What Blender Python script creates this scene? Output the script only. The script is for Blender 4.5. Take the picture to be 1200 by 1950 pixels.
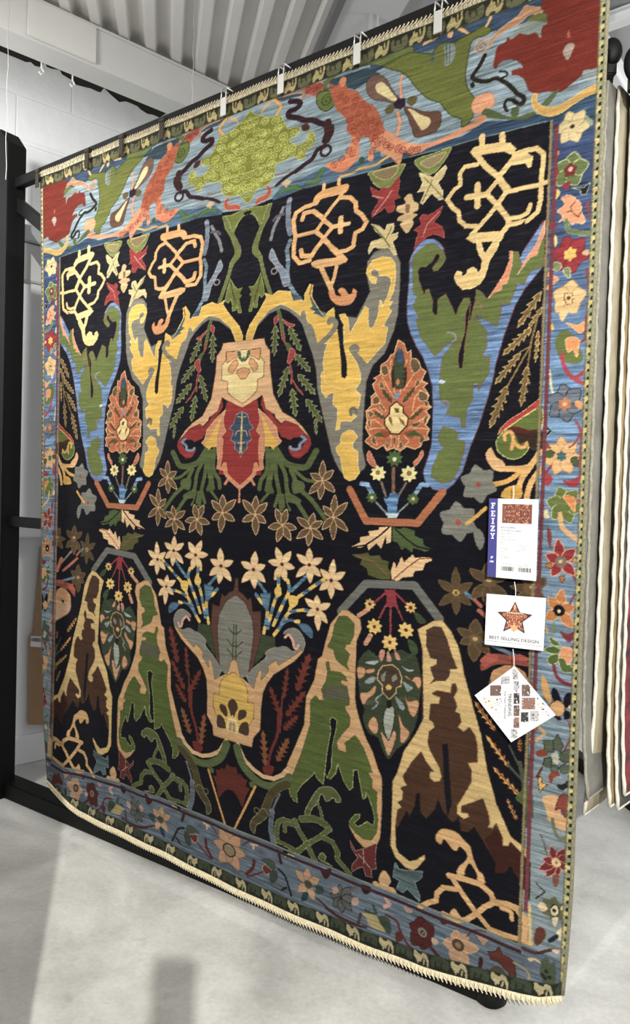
import bpy, bmesh, math, random
import numpy as np
from mathutils import Vector, Matrix

# ------------------------------------------------------------------ camera, world, lights
SC = bpy.context.scene
COL = SC.collection
for o in list(bpy.data.objects):
    bpy.data.objects.remove(o, do_unlink=True)

EYE = Vector((0.0, 0.0, 1.62))
PITCH, ROLL, FOC = 0.029113, 0.030730, 1371.073
cd = bpy.data.cameras.new('camera'); cam = bpy.data.objects.new('camera', cd); COL.objects.link(cam)
cd.sensor_fit = 'VERTICAL'; cd.sensor_height = 36.0; cd.lens = FOC * 36.0 / 1950.0
cd.clip_start = 0.05; cd.clip_end = 100
fw = Vector((0, math.cos(PITCH), -math.sin(PITCH)))
dn = Vector((0, -math.sin(PITCH), -math.cos(PITCH)))
rt = Vector((1, 0, 0))
ex = rt * math.cos(ROLL) - dn * math.sin(ROLL)
ed = rt * math.sin(ROLL) + dn * math.cos(ROLL)
cam.matrix_world = Matrix.Translation(EYE) @ Matrix((( ex.x, -ed.x, -fw.x), (ex.y, -ed.y, -fw.y), (ex.z, -ed.z, -fw.z))).to_4x4()
SC.camera = cam

w = bpy.data.worlds.new('showroom'); SC.world = w; w.use_nodes = True
bg = w.node_tree.nodes['Background']; bg.inputs[0].default_value = (1.0, 1.0, 1.0, 1); bg.inputs[1].default_value = 1.0
SC.view_settings.view_transform = 'Standard'; SC.view_settings.look = 'None'
SC.view_settings.exposure = 0.0; SC.view_settings.gamma = 1.0
try: SC.view_settings.use_curve_mapping = False
except Exception: pass

def spot(name, loc, aim, power, angle, blend=0.4, size=0.05, col=(1, 0.97, 0.92)):
    l = bpy.data.lights.new(name, 'SPOT'); l.energy = power; l.spot_size = math.radians(angle); l.spot_blend = blend
    l.shadow_soft_size = size; l.color = col
    o = bpy.data.objects.new(name, l); COL.objects.link(o); o.location = loc
    o.rotation_euler = (Vector(aim) - Vector(loc)).to_track_quat('-Z', 'Y').to_euler(); return o
# ceiling track spots of the showroom, with some added fill spots among them
spot('track_and_fill_spot', (0.456, -2.6, 3.4), (-0.1, 2.6, 0.8), 1900, 60, 0.6, 0.03, (1, 0.97, 0.9))
spot('track_and_fill_spot', (-1.5, 0.35, 3.35), (-0.75, 3.0, 2.3), 230, 50, 1.0, 0.06, (1, 0.95, 0.87))
spot('track_and_fill_spot', (0.55, 0.1, 3.3), (1.1, 2.6, 1.4), 80, 40, 0.8, 0.05, (1, 0.96, 0.9))  # added fill to brighten the edge-on rugs, no known lamp
spot('track_and_fill_spot', (0.55, 3.35, 3.62), (-0.15, 1.95, 0.0), 30, 100, 0.5, 0.05)
spot('track_and_fill_spot', (2.1, 3.6, 3.5), (1.7, 3.2, 0.0), 130, 100, 0.6, 0.04)
spot('track_and_fill_spot', (-1.9, 2.3, 3.3), (-1.4, 4.3, 2.2), 200, 110, 0.9, 0.1)  # added wall wash to brighten the back wall, no known lamp
def fill_point(loc, power, r=0.15):
    l = bpy.data.lights.new('fill_point_light', 'POINT'); l.energy = power; l.shadow_soft_size = r; l.color = (1, 0.98, 0.95)
    o = bpy.data.objects.new('fill_point_light', l); COL.objects.link(o); o.location = loc
fill_point((-1.9, 1.7, 2.9), 75); fill_point((2.6, 3.4, 2.9), 60); fill_point((1.3, 1.3, 3.3), 40)  # added unseen fill lights that lift the walls and ceiling

# ------------------------------------------------------------------ helpers
def tag(o, label=None, cat=None, group=None, kind=None):
    if label: o['label'] = label
    if cat: o['category'] = cat
    if group: o['group'] = group
    if kind: o['kind'] = kind
    return o
def link(name, me, mat=None, parent=None, smooth=False):
    o = bpy.data.objects.new(name, me); COL.objects.link(o)
    if mat: me.materials.append(mat)
    if parent: o.parent = parent
    if smooth:
        me.polygons.foreach_set('use_smooth', [True] * len(me.polygons))
    return o
def empty(name, loc=(0, 0, 0), rz=0.0, label=None, cat=None, group=None):
    o = bpy.data.objects.new(name, None); COL.objects.link(o); o.location = loc; o.rotation_euler = (0, 0, rz)
    o.empty_display_size = 0.05
    return tag(o, label, cat, group)
def bm_obj(name, bm, mat, parent=None, smooth=False):
    me = bpy.data.meshes.new(name); bm.to_mesh(me); bm.free()
    return link(name, me, mat, parent, smooth)
def add_box(bm, c, s, M=None, bevel=0.0):
    r = bmesh.ops.create_cube(bm, size=1.0)
    vs = r['verts']
    for v in vs: v.co = Vector((v.co.x * s[0], v.co.y * s[1], v.co.z * s[2]))
    if bevel > 0:
        es = list({e for v in vs for e in v.link_edges})
        b = bmesh.ops.bevel(bm, geom=es, offset=bevel, segments=2, affect='EDGES')
        vs = list({v for f in b['faces'] for v in f.verts} | {v for v in vs if v.is_valid})
    for v in vs: v.co = v.co + Vector(c)
    if M is not None:
        for v in vs: v.co = M @ v.co
    return vs
def bar_matrix(a, b):
    a, b = Vector(a), Vector(b); d = (b - a); L = d.length
    q = d.to_track_quat('Y', 'Z')
    return Matrix.Translation((a + b) / 2) @ q.to_matrix().to_4x4(), L
def add_bar(bm, a, b, w, h, bevel=0.003):
    M, L = bar_matrix(a, b); return add_box(bm, (0, 0, 0), (w, L, h), M, bevel)
def add_tube(bm, pts, r, seg=8, closed=False):
    pts = [Vector(p) for p in pts]; rings = []
    n = len(pts)
    for i, p in enumerate(pts):
        t = (pts[min(i + 1, n - 1)] - pts[max(i - 1, 0)]).normalized()
        a = t.cross(Vector((1, 0, 0))) if abs(t.z) > 0.8 else t.cross(Vector((0, 0, 1)))
        a.normalize(); b = t.cross(a)
        rr = r[i] if isinstance(r, (list, tuple)) else r
        rings.append([bm.verts.new(p + (a * math.cos(k * 2 * math.pi / seg) + b * math.sin(k * 2 * math.pi / seg)) * rr) for k in range(seg)])
    for i in range(n - 1):
        for k in range(seg):
            bm.faces.new((rings[i][k], rings[i][(k + 1) % seg], rings[i + 1][(k + 1) % seg], rings[i + 1][k]))
    bm.faces.new(rings[0][::-1]); bm.faces.new(rings[-1])
def prism(bm, poly, M, t0, t1):
    """poly in local xz, extruded along local y"""
    f = [bm.verts.new(M @ Vector((x, t0, z))) for x, z in poly]; g = [bm.verts.new(M @ Vector((x, t1, z))) for x, z in poly]
    bm.faces.new(f); bm.faces.new(g[::-1]); n = len(poly)
    for i in range(n): bm.faces.new((f[i], g[i], g[(i + 1) % n], f[(i + 1) % n]))

def s2l(c):
    return tuple((x / 12.92 if x <= 0.04045 else ((x + 0.055) / 1.055) ** 2.4) for x in c)
def hexc(h): return tuple(int(h[i:i + 2], 16) / 255 for i in (0, 2, 4))
def mat(name, h, rough=0.5, metal=0.0, noise=None, bump=None, spec=0.5):
    """noise=(scale, amount, detail, (sx,sy,sz)); bump=(scale, strength, distance)"""
    m = bpy.data.materials.new(name); m.use_nodes = True; nt = m.node_tree; b = nt.nodes['Principled BSDF']
    c = s2l(hexc(h)); b.inputs['Base Color'].default_value = (*c, 1); b.inputs['Roughness'].default_value = rough
    b.inputs['Metallic'].default_value = metal; b.inputs['Specular IOR Level'].default_value = spec
    tc = nt.nodes.new('ShaderNodeTexCoord')
    if noise:
        mp = nt.nodes.new('ShaderNodeMapping'); mp.inputs['Scale'].default_value = noise[3] if len(noise) > 3 else (1, 1, 1)
        nt.links.new(tc.outputs['Object'], mp.inputs[0])
        n = nt.nodes.new('ShaderNodeTexNoise'); n.inputs['Scale'].default_value = noise[0]; n.inputs['Detail'].default_value = noise[2]
        n.inputs['Roughness'].default_value = 0.6
        nt.links.new(mp.outputs[0], n.inputs['Vector'])
        r = nt.nodes.new('ShaderNodeMapRange'); r.inputs[1].default_value = 0.3; r.inputs[2].default_value = 0.7
        r.inputs[3].default_value = 1 - noise[1]; r.inputs[4].default_value = 1 + noise[1] * 0.5
        nt.links.new(n.outputs[0], r.inputs[0])
        v = nt.nodes.new('ShaderNodeVectorMath'); v.operation = 'SCALE'; v.inputs[0].default_value = c
        nt.links.new(r.outputs[0], v.inputs['Scale']); nt.links.new(v.outputs[0], b.inputs['Base Color'])
    if bump:
        n2 = nt.nodes.new('ShaderNodeTexNoise'); n2.inputs['Scale'].default_value = bump[0]; n2.inputs['Detail'].default_value = 6
        nt.links.new(tc.outputs['Object'], n2.inputs['Vector'])
        bp = nt.nodes.new('ShaderNodeBump'); bp.inputs['Strength'].default_value = bump[1]; bp.inputs['Distance'].default_value = bump[2]
        nt.links.new(n2.outputs[0], bp.inputs['Height']); nt.links.new(bp.outputs[0], b.inputs['Normal'])
    return m

BLACK = mat('powder_black', '060607', 0.55, 0.0, None, (120, 0.1, 0.001), 0.2)
SILVER = mat('clip_steel', 'c9c9c6', 0.3, 0.7)
BRONZE = mat('clip_dark', '2c2620', 0.4, 0.5)
FRINGE = mat('cotton_fringe', 'c4b99c', 0.9, 0, (90, 0.25, 2), (220, 0.5, 0.002))
BACKING = mat('rug_backing', '1d2530', 0.95, 0, (60, 0.2, 3))
PAPER = mat('white_card', 'd6d6d4', 0.7, spec=0.2)
WHITE = mat('white_paint', 'cfd2d4', 0.6, 0, (6, 0.05, 4), (30, 0.05, 0.002))
BEAMW = mat('beam_paint', 'c6c6c4', 0.55, 0, (5, 0.05, 4), (60, 0.08, 0.002))
DECK = mat('deck_paint', 'dcdad6', 0.5, 0, (3, 0.06, 3), (40, 0.05, 0.001))

# ------------------------------------------------------------------ room
A = Vector((-1.7190, 4.0400, 0.0)); D = Vector((0.759, 0.651, 0)).normalized(); NW = Vector((-0.651, 0.759, 0)).normalized()
def wpt(s, off, z): return A + D * s - NW * off + Vector((0, 0, z))
WM = Matrix((( D.x, NW.x, 0, A.x), (D.y, NW.y, 0, A.y), (0, 0, 1, 0), (0, 0, 0, 1)))   # local x along wall, y into the wall

# floor: polished concrete
def floor_mat():
    m = mat('concrete_floor', 'b9b9b5', 0.32); nt = m.node_tree; b = nt.nodes['Principled BSDF']
    tc = nt.nodes.new('ShaderNodeTexCoord')
    n1 = nt.nodes.new('ShaderNodeTexNoise'); n1.inputs['Scale'].default_value = 2.3; n1.inputs['Detail'].default_value = 9; n1.inputs['Roughness'].default_value = 0.62; n1.inputs['Distortion'].default_value = 0.4
    n2 = nt.nodes.new('ShaderNodeTexNoise'); n2.inputs['Scale'].default_value = 60; n2.inputs['Detail'].default_value = 5
    n3 = nt.nodes.new('ShaderNodeTexNoise'); n3.inputs['Scale'].default_value = 6.5; n3.inputs['Detail'].default_value = 6; n3.inputs['Roughness'].default_value = 0.7
    for n in (n1, n2, n3): nt.links.new(tc.outputs['Object'], n.inputs['Vector'])
    r = nt.nodes.new('ShaderNodeValToRGB'); r.color_ramp.elements[0].position = 0.3; r.color_ramp.elements[0].color = (*s2l(hexc('9a9a97')), 1)
    r.color_ramp.elements[1].position = 0.62; r.color_ramp.elements[1].color = (*s2l(hexc('c4c4c0')), 1)
    nt.links.new(n1.outputs[0], r.inputs[0])
    r3 = nt.nodes.new('ShaderNodeValToRGB'); r3.color_ramp.elements[0].position = 0.28; r3.color_ramp.elements[0].color = (0.55, 0.55, 0.54, 1)
    r3.color_ramp.elements[1].position = 0.42; r3.color_ramp.elements[1].color = (1, 1, 1, 1)
    nt.links.new(n3.outputs[0], r3.inputs[0])
    mx = nt.nodes.new('ShaderNodeMix'); mx.data_type = 'RGBA'; mx.blend_type = 'MULTIPLY'; mx.inputs[0].default_value = 0.45
    nt.links.new(r.outputs[0], mx.inputs[6]); nt.links.new(r3.outputs[0], mx.inputs[7])
    mx2 = nt.nodes.new('ShaderNodeMix'); mx2.data_type = 'RGBA'; mx2.blend_type = 'OVERLAY'; mx2.inputs[0].default_value = 0.18
    nt.links.new(mx.outputs[2], mx2.inputs[6]); nt.links.new(n2.outputs[0], mx2.inputs[7])
    nt.links.new(mx2.outputs[2], b.inputs['Base Color'])
    rr = nt.nodes.new('ShaderNodeMapRange'); rr.inputs[3].default_value = 0.3; rr.inputs[4].default_value = 0.5
    nt.links.new(n1.outputs[0], rr.inputs[0]); nt.links.new(rr.outputs[0], b.inputs['Roughness'])
    return m
bm = bmesh.new(); add_box(bm, (1.0, 2.0, -0.05), (14, 14, 0.1)); tag(bm_obj('floor', bm, floor_mat()), kind='structure')

# painted block wall above, drywall below
def block_mat():
    m = mat('painted_block', 'd3d6d8', 0.7); nt = m.node_tree; b = nt.nodes['Principled BSDF']
    tc = nt.nodes.new('ShaderNodeTexCoord'); sx = nt.nodes.new('ShaderNodeSeparateXYZ'); cx = nt.nodes.new('ShaderNodeCombineXYZ')
    nt.links.new(tc.outputs['Object'], sx.inputs[0]); nt.links.new(sx.outputs[0], cx.inputs[0]); nt.links.new(sx.outputs[2], cx.inputs[1])
    br = nt.nodes.new('ShaderNodeTexBrick'); br.inputs['Scale'].default_value = 1.0; br.inputs['Brick Width'].default_value = 0.62; br.inputs['Row Height'].default_value = 0.235
    br.inputs['Mortar Size'].default_value = 0.006; br.inputs['Mortar Smooth'].default_value = 0.6
    nt.links.new(cx.outputs[0], br.inputs['Vector'])
    n = nt.nodes.new('ShaderNodeTexNoise'); n.inputs['Scale'].default_value = 9; n.inputs['Detail'].default_value = 8
    nt.links.new(tc.outputs['Object'], n.inputs['Vector'])
    mth = nt.nodes.new('ShaderNodeMath'); mth.operation = 'MULTIPLY_ADD'; mth.inputs[1].default_value = -0.35
    nt.links.new(br.outputs['Fac'], mth.inputs[0]); nt.links.new(n.outputs[0], mth.inputs[2])
    bp = nt.nodes.new('ShaderNodeBump'); bp.inputs['Strength'].default_value = 0.5; bp.inputs['Distance'].default_value = 0.012
    nt.links.new(mth.outputs[0], bp.inputs['Height']); nt.links.new(bp.outputs[0], b.inputs['Normal'])
    return m
BLOCK = block_mat()
o = None
bm = bmesh.new(); add_box(bm, (2.0, 0.10, 3.44), (9.0, 0.2, 0.83)); o = bm_obj('wall_back_upper', bm, BLOCK); o.matrix_world = WM; tag(o, kind='structure')
bm = bmesh.new(); add_box(bm, (2.0, 0.10, 1.51), (9.0, 0.2, 3.05)); o = bm_obj('wall_back', bm, WHITE); o.matrix_world = WM; tag(o, kind='structure')
# ragged mortar along the wall head, dark box above it painted as the gap's shade
bm = bmesh.new(); rnd = random.Random(4); pl = [(-0.9, 3.5)]; x = -0.9; z = 3.9
while x < 4.0:
    pl.append((x, z)); x += rnd.uniform(0.012, 0.05); z = 3.948 + 0.35 * (z - 3.948) + rnd.gauss(0, 0.009) + (0.03 if rnd.random() < 0.06 else 0)
pl.append((x, 3.5)); prism(bm, pl, Matrix.Identity(4), -0.006, 0.04); bmesh.ops.recalc_face_normals(bm, faces=bm.faces[:])
o = bm_obj('trim_1', bm, BLOCK); o.matrix_world = WM; tag(o, kind='structure')
bm = bmesh.new(); add_box(bm, (2.0, 0.06, 4.3), (9.0, 0.1, 0.96)); o = bm_obj('trim_15', bm, mat('void_shade', '2e2a27', 0.9)); o.matrix_world = WM; tag(o, kind='structure')
for i, (z0, z1, dpt, h) in enumerate([(2.96, 3.05, 0.05, 'b4b8ba'), (2.745, 2.955, 0.03, 'bdbebf'), (1.31, 1.365, 0.075, 'dfe2e4')]):
    bm = bmesh.new(); add_box(bm, (1.5, -dpt / 2, (z0 + z1) / 2), (6.0, dpt, z1 - z0), None, 0.006)
    o = bm_obj('trim_%d' % (i + 2), bm, mat('trim_paint', h, 0.5)); o.matrix_world = WM; tag(o, kind='structure')
bm = bmesh.new(); add_box(bm, (1.5, -0.012, 0.073), (6.0, 0.024, 0.146), None, 0.005); add_box(bm, (1.5, -0.009, 0.152), (6.0, 0.018, 0.02), None, 0.004)
o = bm_obj('baseboard_back', bm, WHITE); o.matrix_world = WM; tag(o, kind='structure')
for i, x in enumerate((-0.06, 0.34)):   # flat pilasters dividing the drywall panels
    bm = bmesh.new(); add_box(bm, (x, -0.012, 0.74), (0.09, 0.024, 1.14), None, 0.003); add_box(bm, (x, -0.012, 2.05), (0.09, 0.024, 1.38), None, 0.003)
    o = bm_obj('trim_%d' % (i + 5), bm, WHITE); o.matrix_world = WM; tag(o, kind='structure')

# I-beam boxed along the wall head
bm = bmesh.new(); add_box(bm, (2.0, -0.53, 3.835), (9.0, 0.146, 0.20), None, 0.004)
add_box(bm, (2.0, -0.53, 3.735), (9.0, 0.15, 0.014)); add_box(bm, (2.0, -0.53, 3.925), (9.0, 0.165, 0.014))
o = bm_obj('trim_7', bm, BEAMW); o.matrix_world = WM; tag(o, kind='structure')
bm = bmesh.new(); add_box(bm, (0.02, -0.612, 3.83), (0.34, 0.012, 0.18), None, 0.003)
o = bm_obj('trim_8', bm, mat('cover_plate', 'cacac6', 0.5)); o.matrix_world = WM; tag(o, kind='structure')

# corrugated roof deck, 153 mm pitch, running over the beam
RIB = Vector((-0.2177, 1.0033, 0.0991)); O0 = Vector((-0.529, 4.27, 3.942)); DN = D.cross(RIB).normalized()
if DN.z < 0: DN = -DN
PITCHR = 0.1535
prof = [(0.0, 0.0), (0.050, 0.0), (0.068, 0.045), (0.135, 0.045), (0.1535, 0.0)]
bm = bmesh.new(); L0, L1 = -5.2, 0.75; s0 = -0.605 - 0.985 + 0.162 - 0.985 * 0
first = -26; rows = []
for k in range(first, 22):
    for (x, h) in prof[:-1]:
        s = k * PITCHR + x + 0.1635
        base = A - NW * 0.6 + D * s; base = Vector((base.x, base.y, 3.942))
        base = base - NW * 0.0
        rows.append((bm.verts.new(base + RIB * L0 + DN * h), bm.verts.new(base + RIB * L1 + DN * h)))
for a, b in zip(rows[:-1], rows[1:]): bm.faces.new((a[0], b[0], b[1], a[1]))
r = bmesh.ops.extrude_face_region(bm, geom=bm.faces[:])
for v in r['geom']:
    if isinstance(v, bmesh.types.BMVert): v.co += DN * 0.012
tag(bm_obj('ceiling', bm, DECK), kind='structure')
def on_deck(px, off=0.0): return Vector(px) - DN * off
# purlin and the smooth soffit beside it
def slab(name, quad, t, m):
    bm = bmesh.new(); q = [Vector(p) for p in quad]
    a = [bm.verts.new(p) for p in q]; b = [bm.verts.new(p - DN * t) for p in q]
    bm.faces.new(a); bm.faces.new(b[::-1])
    for i in range(4): bm.faces.new((a[i], b[i], b[(i + 1) % 4], a[(i + 1) % 4]))
    bmesh.ops.recalc_face_normals(bm, faces=bm.faces[:])
    return tag(bm_obj(name, bm, m), kind='structure')
def dk(s, l): 
    b = O0 + D * s + RIB * l; return b
SB = 0.3686
slab('trim_9', [dk(SB, -4.8), dk(SB + 0.035, -4.8), dk(SB + 0.035, 0.6), dk(SB, 0.6)], 0.06, mat('purlin_paint', '6f6e70', 0.5))
slab('trim_10', [dk(SB + 0.035, -4.8), dk(SB + 0.33, -4.8), dk(SB + 0.33, 0.6), dk(SB + 0.035, 0.6)], 0.045, mat('soffit_paint', 'd0d1d2', 0.5))
slab('trim_11', [dk(SB + 0.33, -4.8), dk(SB + 2.6, -4.8), dk(SB + 2.6, 0.6), dk(SB + 0.33, 0.6)], 0.02, mat('panel_paint', 'a9aaac', 0.5))
# roof struts at the right
for i, (a, b, ww, hh) in enumerate([((1.05, 3.05, 3.66), (2.2, 4.6, 3.70), 0.07, 0.10), ((0.62, 3.6, 3.70), (2.6, 2.0, 3.66), 0.05, 0.05), ((0.5, 2.2, 3.70), (0.9, 4.2, 3.73), 0.035, 0.035)]):
    bm = bmesh.new(); add_bar(bm, a, b, ww, 0.008, 0.001); M, L = bar_matrix(a, b)
    add_box(bm, (0, 0, -hh), (ww, L, 0.008), M); add_box(bm, (0, 0, -hh / 2), (0.008, L, hh), M)
    tag(bm_obj('trim_%d' % (12 + i), bm, mat('strut_paint', 'e2e4e4', 0.45)), kind='structure')
# walls closing the room at the far right and rear
bm = bmesh.new(); add_box(bm, (5.6, 5.0, 2.3), (0.15, 9.0, 4.7)); tag(bm_obj('wall_right', bm, WHITE), kind='structure')

# hanger pipe, wires
t = empty('hanger_pipe', (0.184, 3.3, 3.60), 0, 'white vertical hanger pipe with a small clamp, rising to the ceiling behind the rug top', 'pipe')
bm = bmesh.new(); add_tube(bm, [(0, 0, -0.35), (0, 0, 0.25)], 0.0125, 14); bm_obj('pipe', bm, BEAMW, t, True)
bm = bmesh.new(); add_tube(bm, [(0.03, 0, 0.18), (0.03, 0, 0.12), (0.038, 0, 0.06), (0.032, 0, -0.02), (0.03, 0, -0.2)], 0.004, 8); add_box(bm, (0.018, 0, 0.085), (0.045, 0.012, 0.016), None, 0.003)
bm_obj('clamp', bm, BEAMW, t)
for nm, (x, y, z0, z1), lab in [('ceiling_cord', (-1.446, 3.3, 2.985, 3.86), 'thin pale cord hanging from the ceiling in front of the black post'),
                                ('hanging_wire', (-0.611, 3.3, 3.35, 3.86), 'fine wire with a tiny hook hanging above the rug, left of the silver clips')]:
    bm = bmesh.new(); pts = [(0.003 * math.sin(i * 1.7), 0, (z1 - z0) * i / 14) for i in range(15)]
    add_tube(bm, pts, 0.0016, 6)
    if nm == 'hanging_wire': add_tube(bm, [(0, 0, 0.0), (0.004, 0, -0.01), (0.002, 0, -0.02), (-0.004, 0, -0.018)], 0.0022, 6)
    o = bm_obj(nm, bm, mat('cord', 'a8a8a4', 0.6)); o.location = (x, y, z0); tag(o, lab, 'cord')
for i, (s, z) in enumerate([(-0.02, 3.66), (0.14, 3.66), (0.87, 3.60), (1.03, 3.60)]):
    bm = bmesh.new(); add_tube(bm, [(0, 0, 0.12), (0, 0, 0.0), (0.012, 0, -0.02), (0, 0, -0.035), (-0.012, 0, -0.02)], 0.0045, 6)
    o = bm_obj('wire_stub', bm, mat('stub', 'd0cfca', 0.6)); o.location = wpt(s, 0.44, z + 0.05)
    tag(o, ['leftmost', 'second from the left', 'third from the left', 'rightmost'][i] + ' of the four short wire ends under the beam', 'wire', 'wire ends under the ceiling beam')

# ------------------------------------------------------------------ the display rack
YAW = -0.629701; RC = Vector((-0.29174, 2.70000, 0.0)); RX = Vector((math.cos(YAW), math.sin(YAW), 0)); RN = Vector((-math.sin(YAW), math.cos(YAW), 0))  # RN points away from the viewer
def rp(u, off, z): return RC + RX * u + RN * off + Vector((0, 0, z))
t = empty('rug_rack', rp(-1.62, 0.03, 0), YAW, 'tall black steel rug display rack: post at the left, top and middle arms, floor beam', 'rack')
RM = Matrix.Translation(t.location) @ Matrix.Rotation(YAW, 4, 'Z'); RI = RM.inverted()
def rl(u, off, z): return RI @ rp(u, off, z)
bm = bmesh.new(); pl = [(-0.13, 0), (0.052, 0), (0.052, 3.30), (-0.02, 3.38), (-0.13, 3.40)]
prism(bm, pl, Matrix.Identity(4), -0.05, 0.05); bmesh.ops.bevel(bm, geom=bm.edges[:], offset=0.004, segments=2, affect='EDGES')
bmesh.ops.recalc_face_normals(bm, faces=bm.faces[:]); bm_obj('post', bm, BLACK, t)
bm = bmesh.new(); add_bar(bm, rl(-1.57, 0.036, 3.112), rl(1.42, 0.036, 3.122), 0.035, 0.05); bm_obj('top_arm', bm, BLACK, t)
bm = bmesh.new(); add_bar(bm, rl(-1.57, 0.035, 1.42), rl(1.15, 0.035, 1.42), 0.035, 0.05); bm_obj('middle_arm', bm, BLACK, t)
bm = bmesh.new(); add_bar(bm, rl(-1.60, 0.05, 3.03), rl(-1.05, 0.05, 2.66), 0.035, 0.06); bm_obj('brace', bm, BLACK, t)
bm = bmesh.new(); add_bar(bm, rl(-1.72, 0.062, 0.041), rl(0.97, 0.20, 0.041), 0.10, 0.078, 0.004); bm_obj('floor_beam', bm, BLACK, t)
bm = bmesh.new(); r = bmesh.ops.create_cone(bm, cap_ends=True, segments=32, radius1=0.05, radius2=0.05, depth=0.075)
for v in r['verts']: v.co = Vector((v.co.x, v.co.y, v.co.z + 0.0375)) + rl(0.985, 0.185, 0)
bmesh.ops.bevel(bm, geom=[e for e in bm.edges if e.calc_face_angle(0) > 1], offset=0.01, segments=3, affect='EDGES')
bm_obj('foot', bm, BLACK, t, True)

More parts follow.
